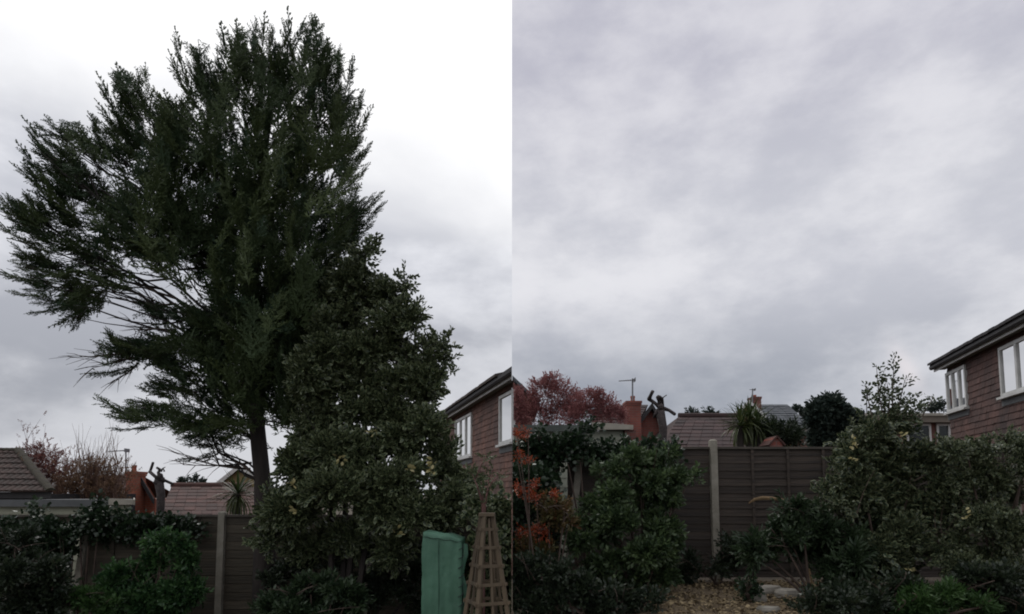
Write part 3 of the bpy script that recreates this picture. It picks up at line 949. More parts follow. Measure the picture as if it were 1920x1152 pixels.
# --- left: brown tiled roof at the edge of the picture
def roman_tile_house():
    Y = 15.0
    e = PX(95, 922, Y)                              # right end of the eaves
    r = PX(30, 846, Y)
    root = thing('hip_roofed_house', 'house with mossy brown tiled hip roof cut by the left edge', 'house', (e.x - 1.5, Y + 2, GL))
    zr, ze = PX(0, 846, Y + 1.3).z, e.z
    run = 1.75
    ridge_x = PX(34, 846, Y + run).x
    zr = PX(34, 846, Y + run).z
    x_l = e.x - 5.0
    m = MB(); m.box(x_l, e.x - 0.35, Y + 0.35, Y + 4, GL, ze - 0.06); m.build('wall', MAT['room_dark'], root)
    m = MB(); m.hexa([(x_l, Y + 0.08, ze - 0.16), (e.x - 0.06, Y + 0.08, ze - 0.16), (e.x - 0.06, Y + 0.11, ze - 0.16), (x_l, Y + 0.11, ze - 0.16),
                      (x_l, Y + 0.08, ze - 0.01), (e.x - 0.06, Y + 0.08, ze - 0.01), (e.x - 0.06, Y + 0.11, ze - 0.01), (x_l, Y + 0.11, ze - 0.01)])
    m.build('fascia', MAT['gutter'], root)
    Pe0, Pe1, Pr = Vector((x_l, Y, ze)), Vector((e.x, Y, ze)), Vector((ridge_x, Y + run, zr))
    m = MB(); m.add([Pe0, Pe1, Pr, (x_l, Y + run, zr), (e.x * (1 + 2.1 * run / Y), Y + 2 * run, ze), (x_l, Y + 2 * run, ze)],
                    [(0, 1, 2, 3), (1, 4, 2), (4, 5, 3, 2), (0, 3, 5), (0, 5, 4, 1)])
    roof = m.build('roof', MAT['roof_brown'], root)
    slope = Vector((0, run, zr - ze)); L_ = slope.length; sd = slope.normalized(); nn = Vector((0, -sd.z, sd.y))
    tw, gz_ = 0.30, 0.27
    # one double-roll tile
    t = MB(); prof = []
    for i in range(13):
        a = i / 12; prof.append((a * tw * 0.985, 0.022 * abs(math.sin(a * math.pi * 2)) ** 0.7))
    vs_ = []
    for (ty, th) in ((0.0, 0.034), (0.31, 0.006)):
        for (px_, h) in prof: vs_.append((px_, ty, th + h))
    vs_ += [(px_, 0.0, th0) for (px_, h) in prof for th0 in (0.0,)]
    q = 13
    fs = [(i, i + 1, q + i + 1, q + i) for i in range(12)] + [(2 * q + i, 2 * q + i + 1, i + 1, i) for i in range(12)]
    t.add(vs_, fs); tme = t.mesh('roof_tile', mat('roman_tile', (0.056, 0.030, 0.025), 0.85, (0.029, 0.024, 0.019), 3.0, bump=0.4, bscale=20, rnd=0.3), smooth=False)
    Mx = Matrix((Vector((1, 0, 0)), sd, nn)).transposed().to_euler()
    rows = int(L_ / gz_)
    for i in range(rows + 1):
        f = i * gz_ / L_
        if f > 0.98: break
        edge = e.x + (ridge_x - e.x) * f
        x = edge - tw - 0.02
        while x > PX(0, 880, Y).x - 2.0:
            o = Vector((x, Y, ze)) + sd * (i * gz_ - 0.03) + nn * (0.006 + random.uniform(0, 0.006))
            link('roof_tile', tme, roof, o, (Mx.x + random.uniform(-.01, .01), Mx.y, Mx.z + random.uniform(-.012, .012)))
            x -= tw
    # hip and ridge caps
    cap = MB(); c = [(0.10 * math.cos(R(a)), 0, 0.075 * math.sin(R(a))) for a in range(0, 181, 30)]
    cap.prism([(x_, 0, z_) for x_, y_, z_ in c], (0, 0.36, 0)); cme = cap.mesh('hip_tile', MAT['moss'])
    hv = Pr - Pe1; hd = hv.normalized(); nh = int(hv.length / 0.33)
    for i in range(nh):
        p = Pe1 + hv * (i / nh); ob = link('hip_tile', cme, roof, p + Vector((0, 0, 0.02)))
        ob.rotation_euler = hd.to_track_quat('Y', 'Z').to_euler()
    x = ridge_x
    while x > PX(0, 880, Y).x - 2.2:
        ob = link('ridge_tile', cme, roof, (x, Y + run, zr + 0.01)); ob.rotation_euler = (0, 0, R(90)); x -= 0.34


roman_tile_house()


def garage(label, Y, u_end, v_top, v_fb, fmat, wmat, pale_u, x_l, slopepx=0, zg=0.0, pier=None):
    zt = PX(u_end, v_top, Y).z; zf = PX(u_end, v_fb, Y).z
    xe = PX(u_end, v_top, Y).x; xp = PX(pale_u, v_top, Y).x
    root = thing('flat_roofed_garage', label, 'garage', ((x_l + xe) / 2, Y + 1, zg))
    
    def sheared(xa, xb, ya, yb, z0, z1):
        k = yb / ya
        return MB().hexa([(xa, ya, z0), (xb, ya, z0), (xb * k, yb, z0), (xa, yb, z0), (xa, ya, z1), (xb, ya, z1), (xb * k, yb, z1), (xa, yb, z1)])
    sheared(x_l, xe - 0.12, Y + 0.15, Y + 4.5, zg, zf - 0.002).build('wall', wmat, root)
    r = sheared(x_l, xe - 0.03, Y + 0.03, Y + 4.6, zf, zt - 0.03).build('roof', MAT['fascia_grey'], root)
    m = MB(); m.box(x_l, xp - 0.004, Y, Y + 0.028, zf - 0.03, zt); m.build('fascia', fmat, r)
    m = MB(); m.hexa([(xp, Y - 0.006, zf), (xe, Y - 0.006, zf + .005), (xe, Y + 0.026, zf + .005), (xp, Y + 0.026, zf),
                      (xp, Y - 0.006, zt + slopepx), (xe, Y - 0.006, zt), (xe, Y + 0.026, zt), (xp, Y + 0.026, zt + slopepx)])
    m.build('fascia', MAT['fascia_pale'], r)
    m = MB(); k = (Y + 4.6) / Y; m.hexa([(xe + .002, Y, zf), (xe + .03, Y, zf), (xe * k + .03, Y + 4.6, zf), (xe * k + .002, Y + 4.6, zf), (xe + .002, Y, zt), (xe + .03, Y, zt), (xe * k + .03, Y + 4.6, zt), (xe * k + .002, Y + 4.6, zt)]); m.build('verge_board', MAT['fascia_pale'], r)
    # board joints on the wall
    for i in range(1, 7):
        z = zf - i * 0.16
        m = MB(); m.add([(x_l, Y + 0.149, z), (xe - 0.12, Y + 0.149, z), (xe - 0.12, Y + 0.136, z + 0.004), (x_l, Y + 0.136, z + 0.004),
                         (x_l, Y + 0.149, z + 0.152), (xe - 0.12, Y + 0.149, z + 0.152)], [(0, 1, 2, 3), (3, 2, 5, 4), (0, 3, 4), (1, 5, 2)])
        m.build('wall_board', wmat, root)
    if pier:
        m = MB(); m.box(xe - 0.10, xe + 0.08, Y + 0.05, Y + 0.4, zg, zf - 0.004); m.build('pier', MAT['brick_dull'], root)
    return root


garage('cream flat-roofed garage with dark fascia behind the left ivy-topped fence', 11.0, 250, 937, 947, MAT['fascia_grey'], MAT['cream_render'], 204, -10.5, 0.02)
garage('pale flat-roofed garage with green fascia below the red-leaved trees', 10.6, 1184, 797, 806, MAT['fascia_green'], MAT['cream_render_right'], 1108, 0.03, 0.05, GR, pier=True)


# --- brick houses with chimney
def chimney_house(label, Y, du, dv, wm, rm, zg, sc=1.0):
    def q(u, v): return (du + u * sc, dv + v * sc)
    root = gable_roof_house('brick_house', label, Y, (q(22, 0)[0], q(66, 0)[0]), q(44, 6), q(10, 52), q(71, 52), wm, MAT['roof_dark'], 7.0, 0.17, MAT['gutter'], zg)
    # long range behind with its slope towards us
    tl, tr = PX(*q(-60, 8), Y + 3.2), PX(*q(40, 8), Y + 3.2)
    bl, br = PX(*q(-66, 52), Y + 0.6), PX(*q(14, 52), Y + 0.6)
    xmin = 0.05 if du > 900 else -99
    for p in (tl, bl): p.x = max(p.x, xmin)
    m = MB(); m.add([tl, tr, br, bl, (tl.x, Y + 6, bl.z), (tr.x, Y + 6, bl.z)], [(0, 3, 2, 1), (0, 1, 5, 4)])
    r2 = m.build('side_roof', rm, root)
    roof_courses('tile_course', r2, tl, tr, br, bl, 9, rm, 0.04)
    m = MB(); m.box(bl.x + 0.2, br.x, Y + 0.9, Y + 5, zg, bl.z - 0.02); m.build('side_wall', wm, root)
    a, b = q(2, 100), q(26, 0)
    chimney(root, a[0], b[0], b[1], a[1] + 60, Y - 0.62, wm, (q(14, 0)[0], 4.5 * sc, q(0, -12)[1]), 2.2, 8, 0.6)
    return root


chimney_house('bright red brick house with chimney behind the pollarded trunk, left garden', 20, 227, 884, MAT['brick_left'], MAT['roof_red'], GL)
chimney_house('red brick house, darkened for the dimmer half, with chimney beside the red-leaved trees', 20, 1176, 752, MAT['brick_right'], MAT['roof_red_right'], GR, 0.98)
aerial('thin television aerial on the bright brick chimney, left garden', 236, 842, 886, 19.6, (203, 239, 845), 8, 0.02, 2)
aerial('television aerial on the darkened brick chimney near the red trees', 1186, 710, 754, 19.6, (1160, 1190, 713), 8, 0.024, 2)


def bungalow(label, Y, tl, tr, br, bl, rm, zg, n=9, back=3.0):
    TL, TR = PX(*tl, Y + back), PX(*tr, Y + back); BR, BL = PX(*br, Y), PX(*bl, Y)
    BR.z = BL.z; TR.z = TL.z
    root = thing('bungalow', label, 'house', ((BL.x + BR.x) / 2, Y + 1, zg))
    m = MB(); m.add([TL, TR, BR, BL, (BR.x, Y + 2 * back, BL.z), (BL.x, Y + 2 * back, BL.z)], [(0, 3, 2, 1), (0, 5, 3), (1, 2, 4), (0, 1, 4, 5), (3, 5, 4, 2)])
    r = m.build('roof', rm, root)
    roof_courses('tile_course', r, TL, TR, BR, BL, n, rm, 0.026)
    m = MB(); m.tube([TL + Vector((0, 0, 0.03)), TR + Vector((0, 0, 0.03))], [0.09, 0.09], 8); m.build('ridge', rm, r)
    m = MB(); m.box(BL.x + 0.3, BR.x - 0.3, Y + 0.3, Y + 2 * back - 0.3, zg, BL.z - 0.01); m.build('wall', MAT['brick_dull'], root)
    m = MB(); m.box(BL.x + 0.02, BR.x - 0.02, Y + 0.02, Y + 0.05, BL.z - 0.16, BL.z - 0.01); m.build('fascia', MAT['gutter'], root)


bungalow('low bungalow with red-brown tiled roof left of the spiky palm, left garden', 17, (322, 912), (470, 912), (500, 972), (296, 972), MAT['roof_red'], GL)
bungalow('low bungalow with plum tiled roof behind the bare fence post', 16, (1272, 782), (1392, 782), (1400, 842), (1240, 842), MAT['roof_red_right'], GR)

# --- yellow gable and slate roof
gable_roof_house('yellow_house', 'far yellow-brick house with white bargeboards behind the conifer trunk', 27, (415, 520), (452, 872), (402, 912), (540, 925),
                 MAT['yellow_wall'], MAT['roof_brown'], 8, 0.20, MAT['white_paint'], GL)


def slate_house():
    Y = 30
    root = gable_roof_house('slate_roofed_house', 'far yellow-walled house with slate roof, chimney and white-edged gable', Y, (1386, 1418), (1401, 752), (1372, 778), (1432, 780),
                            MAT['yellow_wall'], MAT['roof_slate'], 8, 0.16, MAT['white_paint'], GR)
    tl, tr = PX(1408, 759, Y + 4.0), PX(1476, 759, Y + 4.0); bl, br = PX(1408, 812, Y + 0.5), PX(1535, 812, Y + 0.5)
    tr.z = tl.z; br.z = bl.z
    m = MB(); m.add([tl, tr, br, bl, (br.x, Y + 8, bl.z), (bl.x, Y + 8, bl.z)], [(0, 3, 2, 1), (1, 2, 4), (0, 1, 4, 5)])
    r = m.build('hip_roof', MAT['roof_slate'], root)
    roof_courses('tile_course', r, tl, tr, br, bl, 12, MAT['roof_slate'], 0.04)
    m = MB(); m.box(bl.x, br.x - 0.7, Y + 1, Y + 7.5, GR, bl.z - 0.03); m.build('main_wall', MAT['yellow_wall'], root)
    m = MB(); m.box(bl.x, br.x - 0.1, Y + 0.45, Y + 0.5, bl.z - 0.2, bl.z - 0.02); m.build('fascia', MAT['fascia_pale'], root)
    for u0, u1 in ((1445, 1458), (1470, 1484)):
        a, b = PX(u0, 832, Y + 0.97), PX(u1, 815, Y + 0.97)
        m = MB(); m.box(a.x, b.x, a.y - 0.03, a.y + 0.02, a.z, b.z); w = m.build('window', MAT['white_paint'], root)
        m = MB(); m.box(a.x + 0.06, b.x - 0.06, a.y - 0.035, a.y - 0.031, a.z + 0.06, b.z - 0.06); m.build('pane', MAT['room_dark'], w)
    chimney(root, 1413, 1427, 744, 790, Y + 2.0, MAT['brick_dull'], (1420, 3, 739), 1.2, 5, 0.7)


slate_house()
aerial('tiny aerial on the far slate-roofed house chimney', 1411, 729, 762, 31.9, (1405, 1415, 731), 4, 0.03)


def low_building():
    Y = 24
    root = thing('low_brick_building', 'low brick building with flat brown roof edge and white windows beside the tile-hung house', 'building', (PX(1700, 900, Y).x, Y + 2, GR))
    a, b = PX(1622, 792, Y), PX(1800, 775, Y)
    m = MB(); m.box(a.x + 0.1, b.x, Y + 0.3, Y + 6, GR, a.z - 0.002); m.build('wall', MAT['brick_dull'], root)
    m = MB(); m.hexa([(a.x, Y, a.z), (b.x, Y, a.z), (b.x, Y + 6, a.z), (a.x, Y + 6, a.z), (a.x, Y + 0.05, b.z - .08), (b.x, Y + 0.05, b.z - .08), (b.x, Y + 6, b.z - .08), (a.x, Y + 6, b.z - .08)])
    r = m.build('roof', mat('felt_roof', (0.15, 0.125, 0.10), 0.9, (0.10, 0.085, 0.07), 2), root)
    m = MB(); m.box(a.x - 0.02, b.x, Y - 0.03, Y + 0.0, b.z - 0.1, b.z); m.build('capping', MAT['fascia_pale'], r)
    for u0, u1 in ((1700, 1744), (1757, 1780)):
        p, q = PX(u0, 838, Y + 0.29), PX(u1, 795, Y + 0.29)
        m = MB(); t = 0.08
        m.box(p.x, q.x, p.y - 0.05, p.y, q.z - t, q.z); m.box(p.x, q.x, p.y - 0.05, p.y, p.z, p.z + t)
        m.box(p.x, p.x + t, p.y - 0.048, p.y, p.z + t, q.z - t); m.box(q.x - t, q.x, p.y - 0.048, p.y, p.z + t, q.z - t)
        w = m.build('window', MAT['white_paint'], root)
        m = MB(); m.box(p.x + t, q.x - t, p.y - 0.02, p.y - 0.012, p.z + t, q.z - t); m.build('pane', MAT['glass'], w)
        m = MB(); m.box(p.x + t, q.x - t, p.y - 0.008, p.y - 0.004, p.z + t, q.z - t); m.build('room_shade', MAT['room_dark'], w)  # thin dark sheet coloured as the unlit interior


low_building()
aerial('faint aerial on the flat-roofed brick building', 1613 + 12, 728, 777, 24.6, (1616, 1628, 733), 4, 0.02)


def dark_roof_house():
    Y = 26
    root = thing('dark_roofed_house', 'dark slate roof edge behind the red-leaved trees at the boundary', 'house', (1.0, Y + 2, GR))
    t = PX(960.6, 704, Y); e = PX(1012, 752, Y)
    m = MB(); m.prism([(0.015, Y, t.z), (e.x, Y, e.z), (e.x, Y, e.z - 0.15), (0.015, Y, t.z - 0.15)], (0, 7, 0)); m.build('roof', MAT['roof_slate'], root)
    m = MB(); m.prism([(0.02, Y + 0.3, GR), (e.x - 0.3, Y + 0.3, GR), (e.x - 0.3, Y + 0.3, e.z + 0.1), (0.02, Y + 0.3, t.z - 0.2)], (0, 6.4, 0)); m.build('wall', MAT['brick_dull'], root)


dark_roof_house()


def brick_peak():
    Y = 9.7
    root = thing('brick_outbuilding', 'small orange brick gable peak just over the right fence', 'outbuilding', (PX(1456, 838, Y).x, Y, GR))
    a, b, t = PX(1444, 838, Y), PX(1468, 838, Y), PX(1456, 821, Y)
    m = MB(); m.prism([(a.x, Y, GR), (b.x, Y, GR), (b.x, Y, a.z + 0.02), (t.x + .05, Y, t.z), (t.x - .05, Y, t.z), (a.x, Y, a.z + 0.02)], (0, 0.35, 0)); m.build('wall', MAT['brick_right'], root)
    for s, e in ((-1, a), (1, b)):
        m = MB(); m.bar((t.x, Y + 0.17, t.z + 0.02), (e.x + s * 0.03, Y + 0.17, a.z + 0.02), 0.40, 0.022); m.build('coping', MAT['roof_red'], root)


brick_peak()


# ------------------------------------------------------------------ pollarded trunks
def pollard(label, Y, trunk, knob, limbs, zg):
    b = PX(*trunk[0], Y); b.z = zg
    root = thing('pollarded_tree', label, 'tree', b)
    pts = [b] + [PX(u, v, Y) for u, v in trunk]; k = ppm(Y)
    pts = [b.lerp(pts[-1], i / 8) + Vector((random.uniform(-.03, .03), 0, 0)) for i in range(9)]
    m = MB(); m.tube(pts, [0.10, 0.09, 0.085, 0.075, 0.08, 0.07, 0.075, 0.08, 0.09], 9); m.build('trunk', MAT['grey_wood'], root, True)
    for lb in limbs:
        w = lb[0]
        pp = [PX(u, v, Y + random.uniform(-0.12, 0.12)) for u, v in lb[1:]]
        pp = [pp[0]] + [p + Vector((0, 0, 0)) for p in pp[1:]]
        m = MB(); m.tube(pp, [0.82 * w / k * random.uniform(.85, 1.15) * (1.15 - 0.35 * i / len(pp)) for i in range(len(pp))], 7); m.build('limb', MAT['grey_wood'], root, True)
    c = PX(*knob, Y)
    m = MB()
    for i in range(7):
        o = c + Vector((random.uniform(-.06, .06), random.uniform(-.06, .06), random.uniform(-.08, .06)))
        m.tube([o + Vector((0, 0, -.06)), o + Vector((0, 0, -.03)), o + Vector((0, 0, .03)), o + Vector((.02, 0, .06))], [0.025, 0.055, 0.05, 0.02], 7)
    m.build('knuckle', MAT['grey_wood'], root, True)


pollard('pollarded bare trunk with stubby cut limbs beside the bright brick house', 13, [(305, 965), (301, 930), (300, 900)], (298, 898),
        [(3.5, (300, 900), (290, 893), (280, 884)), (2.8, (281, 885), (284, 877), (287, 868)), (3.5, (299, 897), (297, 886), (301, 880)), (2.6, (300, 881), (294, 877)),
         (2.2, (302, 884), (306, 878), (308, 884)), (3.6, (302, 898), (313, 903), (324, 908)), (3, (298, 902), (293, 906), (289, 905)), (1.0, (303, 880), (310, 876))], GL)
pollard('pollarded dark trunk with stubby cut limbs rising between the brick house and bungalow', 12.5, [(1246, 838), (1243, 800), (1240, 770)], (1237, 766),
        [(4.5, (1240, 768), (1228, 756), (1216, 748)), (4, (1217, 749), (1220, 742), (1224, 734)), (4.6, (1238, 766), (1236, 752), (1233, 745)), (3.4, (1243, 764), (1242, 750), (1234, 743)),
         (2.8, (1242, 748), (1237, 744), (1231, 745)), (4.2, (1243, 766), (1255, 770), (1265, 777)), (1.2, (1240, 748), (1250, 741)), (3.5, (1238, 772), (1229, 776), (1226, 782))], GR)


# ------------------------------------------------------------------ twiggy trees
def grow(m, p, d, ln, r, level, g, tips, spread=0.55, up=0.25, kids=3):
    n = 4; pts, rr = [p.copy()], [r]
    q, dd = p.copy(), d.copy()
    for i in range(n):
        dd = (dd + Vector((g.normal(0, .12), g.normal(0, .12), g.normal(0, .08) + up * 0.15))).normalized()
        q = q + dd * ln / n; pts.append(q.copy()); rr.append(r * (1 - 0.55 * (i + 1) / n))
    m.tube(pts, rr, 5 if level > 1 else 3, cap=False)
    if level == 0:
        tips.append((pts[-1], dd.copy())); tips.append((pts[2], dd.copy())); return
    tips.append((pts[-1], dd.copy()))
    for k in range(kids + (1 if level > 1 else 0)):
        t = g.uniform(0.35, 1.0); i = min(int(t * n), n - 1)
        b = pts[i].lerp(pts[i + 1], t * n - i)
        nd = (dd + Vector((g.normal(0, spread), g.normal(0, spread), g.normal(0, spread * .5) + up))).normalized()
        grow(m, b, nd, ln * g.uniform(0.55, 0.85), r * 0.5, level - 1, g, tips, spread, up, kids)


def twig_tree(name, label, base, stems, ln, r, level, twigmat, leafmat, per_tip, seed, spread=0.5, up=0.35, lean=0.35, protos=SPR_RED, size=(0.5, 0.9), xmin=None,
              kids=3, box=None, group=None, crown=None):
    g = np.random.default_rng(seed)
    root = thing(name, label, 'tree', base, group)
    tips = []
    for i in range(stems):
        m = MB()
        d = Vector((g.normal(0, lean), g.normal(0, lean * .6), 1)).normalized()
        if xmin is not None and d.x < 0: d.x *= -0.2
        grow(m, Vector(base) + Vector((g.uniform(-.15, .15), g.uniform(-.1, .1), -0.03)), d, ln * g.uniform(.8, 1.1), r, level, g, tips, spread, up, kids)
        if xmin is not None:
            m.v = [(max(x, xmin + 0.01 * random.random()), y, z) for x, y, z in m.v]
        m.build('trunk' if i == 0 else 'stem', MAT[twigmat], root)
    if per_tip:
        T = np.array([tuple(t[0]) for t in tips for _ in range(per_tip)]) + g.normal(0, 0.07, (len(tips) * per_tip, 3))
        D = np.array([tuple(t[1]) for t in tips for _ in range(per_tip)]) + g.normal(0, 0.5, T.shape)
        if crown is not None:
            P, D2, _ = clump_points(crown[0], base[1], crown[1], g, 0.2, 0.9, 0.1)
            T = np.concatenate([T, P]); D = np.concatenate([D, D2 + np.array([0, 0, .5]) + g.normal(0, .5, D2.shape)])
        kp = np.ones(len(T), bool)
        if xmin is not None: kp &= T[:, 0] > xmin
        if box is not None: kp &= (T[:, 2] < box)
        T, D = T[kp], D[kp]
        M = basis(D, g.uniform(-3, 3, len(T))) * g.uniform(*size, len(T))[:, None, None]
        instance('crown', protos, M, T, g.random(len(T)), MAT[leafmat], root, xlim=None if xmin is None else (xmin, 99))
    return root


b = PX(85, 960, 17.5)
twig_tree('bare_tree', 'bare tree with purple-red buds between tiled roof and tan shrub, left garden', (b.x, b.y, GL), 9, 1.55, 0.045, 3, 'red_twig', 'bud', 1, 21, 0.34, 0.6, 0.16, SPR_SMALL, (0.7, 1.2), kids=3,
          crown=([(70, 850, 30, 22), (90, 870, 36, 34), (60, 880, 34, 30), (110, 880, 26, 34), (80, 910, 60, 26)], 16))
b = PX(178, 960, 17.0)
twig_tree('bare_tree', 'tan bare twiggy tree left of the bright brick chimney', (b.x, b.y, GL), 13, 1.62, 0.04, 3, 'tan_twig', 'dead_leaf', 1, 22, 0.34, 0.62, 0.22, SPR_SMALL, (0.7, 1.2), kids=3, box=3.0,
          crown=([(150, 895, 40, 34), (190, 890, 36, 30), (170, 915, 60, 26), (130, 905, 30, 26), (215, 905, 24, 24)], 9))
b = PX(1030, 860, 13.4)
twig_tree('red_leaved_tree', 'tall red-leaved tree above the pale garage, nearest the boundary', (b.x, b.y, GR), 6, 1.2, 0.05, 3, 'red_twig', 'red_leaf', 3, 31, 0.5, 0.42, 0.36, SPR_RED, (0.28, 0.6), xmin=0.03, kids=3,
          crown=([(985, 755, 34, 36), (1020, 735, 34, 32), (1045, 745, 40, 40), (1000, 780, 50, 26), (1060, 780, 40, 26), (968, 770, 18, 34), (1035, 712, 22, 14), (1080, 760, 30, 30)], 32))
b = PX(1115, 860, 12.8)
twig_tree('red_leaved_tree', 'lower red-leaved tree left of the darkened brick chimney', (b.x, b.y, GR), 5, 0.95, 0.045, 3, 'red_twig', 'red_leaf', 3, 32, 0.5, 0.40, 0.34, SPR_RED, (0.28, 0.6), kids=3,
          crown=([(1105, 755, 36, 26), (1135, 765, 34, 26), (1090, 780, 40, 26), (1150, 780, 24, 20), (1115, 738, 18, 12), (1165, 785, 14, 12)], 32))

# ------------------------------------------------------------------ far and middle trees
bush('far_tree', 'small dark far tree poking over the left bungalow ridge, left of two', 'tree', [(346, 905, 11, 9), (340, 910, 9, 6), (345, 930, 14, 22)], 38, 30, SPR_FAR, 'far_tree', (0.7, 1.1), stems=1, seed=41, stemr=0.1)
bush('far_tree', 'small dark far tree poking over the left bungalow ridge, right of two', 'tree', [(371, 906, 13, 9), (368, 930, 15, 22)], 39, 30, SPR_FAR, 'far_tree', (0.7, 1.1), stems=1, seed=42, stemr=0.1)
bush('far_tree', 'small dark far tree over the plum bungalow ridge, left of two', 'tree', [(1300, 778, 12, 8), (1296, 800, 15, 22)], 38, 30, SPR_FAR, 'far_tree', (0.7, 1.1), stems=1, seed=43, stemr=0.1)
bush('far_tree', 'small dark far tree over the plum bungalow ridge, right of two', 'tree', [(1331, 777, 11, 9), (1331, 800, 15, 22)], 39, 30, SPR_FAR, 'far_tree', (0.7, 1.1), stems=1, seed=44, stemr=0.1)
bush('far_tree', 'dark far tree between slate roof and round evergreen', 'tree', [(1498, 772, 14, 8), (1508, 785, 12, 18)], 44, 30, SPR_FAR, 'far_tree', (0.7, 1.1), stems=1, seed=45, stemr=0.1)
bush('far_tree', 'dark far tree against the corner of the right tile-hung house', 'tree', [(1752, 768, 14, 11), (1764, 764, 8, 14), (1750, 790, 16, 20)], 44, 30, SPR_FAR, 'far_tree', (0.7, 1.1), stems=1, seed=46, stemr=0.1)
bush('evergreen_tree', 'large rounded dark evergreen tree behind the right fence', 'tree', [(1562, 782, 42, 34), (1540, 800, 30, 34), (1592, 800, 24, 32), (1560, 762, 24, 14), (1525, 790, 12, 20), (1530, 770, 8, 12), (1560, 825, 50, 30)],
     21, 34, SPR_FAR, 'far_tree', (0.6, 0.95), stems=2, seed=47, stemr=0.12)


# ------------------------------------------------------------------ cordyline palms
def cordyline(label, Y, heads, zg, seed, n=80, length=0.62, xr=None):
    g = np.random.default_rng(seed)
    h0 = PX(*heads[0], Y)
    root = thing('cordyline_palm', label, 'palm', (h0.x, Y, zg))
    blades = []
    for k in range(5):
        m = MB(); L_ = 1.0; w = 0.030; dr = (0.12, 0.28, 0.5, 0.8, 0.2)[k]
        pts = []
        for i in range(7):
            t = i / 6
            pts.append((t * L_ * (1 - 0.22 * dr * t), -dr * t ** 2.2 * 0.75 * L_, w * (0.6 + 0.8 * math.sin(min(1, t * 1.6) * math.pi / 2)) * (1 - t ** 3)))
        vs_ = []
        for (x, z, ww) in pts: vs_ += [(-ww, x, z + ww * .35), (0, x, z), (ww, x, z + ww * .35)]
        fs = []
        for i in range(6):
            for j in range(2): fs.append((3 * i + j, 3 * i + j + 1, 3 * i + 4 + j, 3 * i + 3 + j))
        m.add(vs_, fs); me = m.mesh('leaf', MAT['blade'])
        at = me.attributes.new('tint', 'FLOAT', 'POINT')
        at.data.foreach_set('value', [0.1 + 0.16 * k + 0.12 * (i // 3) / 6 for i in range(21)])
        blades.append(me)
    for hi, (u, v) in enumerate(heads):
        h = PX(u, v, Y + 0.12 * hi)
        m = MB(); m.tube([(h0.x + .1 * hi, Y, zg - 0.03), (h.x - .03, h.y, (zg + h.z) / 2), h], [0.075, 0.06, 0.05], 8); m.build('trunk', MAT['bark'], root)
        for i in range(n):
            el = math.asin(g.uniform(-0.75, 1.0)); az = g.uniform(0, 2 * math.pi)
            d = Vector((math.cos(el) * math.cos(az), math.cos(el) * math.sin(az), math.sin(el)))
            k = 3 if el < -0.25 else int(g.integers(0, 3)) if el > 0.5 else int(g.integers(0, 5))
            s = length * g.uniform(0.75, 1.1)
            ob = link('leaf', blades[k], root, h + Vector((0, 0, 0.03 * d.z)), None, (s, s, s))
            ob.rotation_euler = d.to_track_quat('Y', 'Z').to_euler()
    return root


cordyline('spiky cordyline palm beside the conifer trunk and concrete post, left garden', 10.3, [(446, 928)], GL, 51, 95, 0.50)
cordyline('spiky cordyline palm with drooping leaves just behind the right fence', 10.4, [(1388, 800), (1405, 788), (1420, 802)], GR, 52, 100, 0.44)
bush('grassy_shrub', 'scruffy brown-green shrub right of the spiky palm over the right fence', 'shrub', [(1442, 812, 20, 18), (1468, 818, 20, 16), (1430, 828, 26, 14), (1490, 826, 14, 14)], 10.8, 12, SPR_LONG, 'dull', (1.0, 1.6), stems=4, seed=53, shell=0.2, tintpow=0.6)


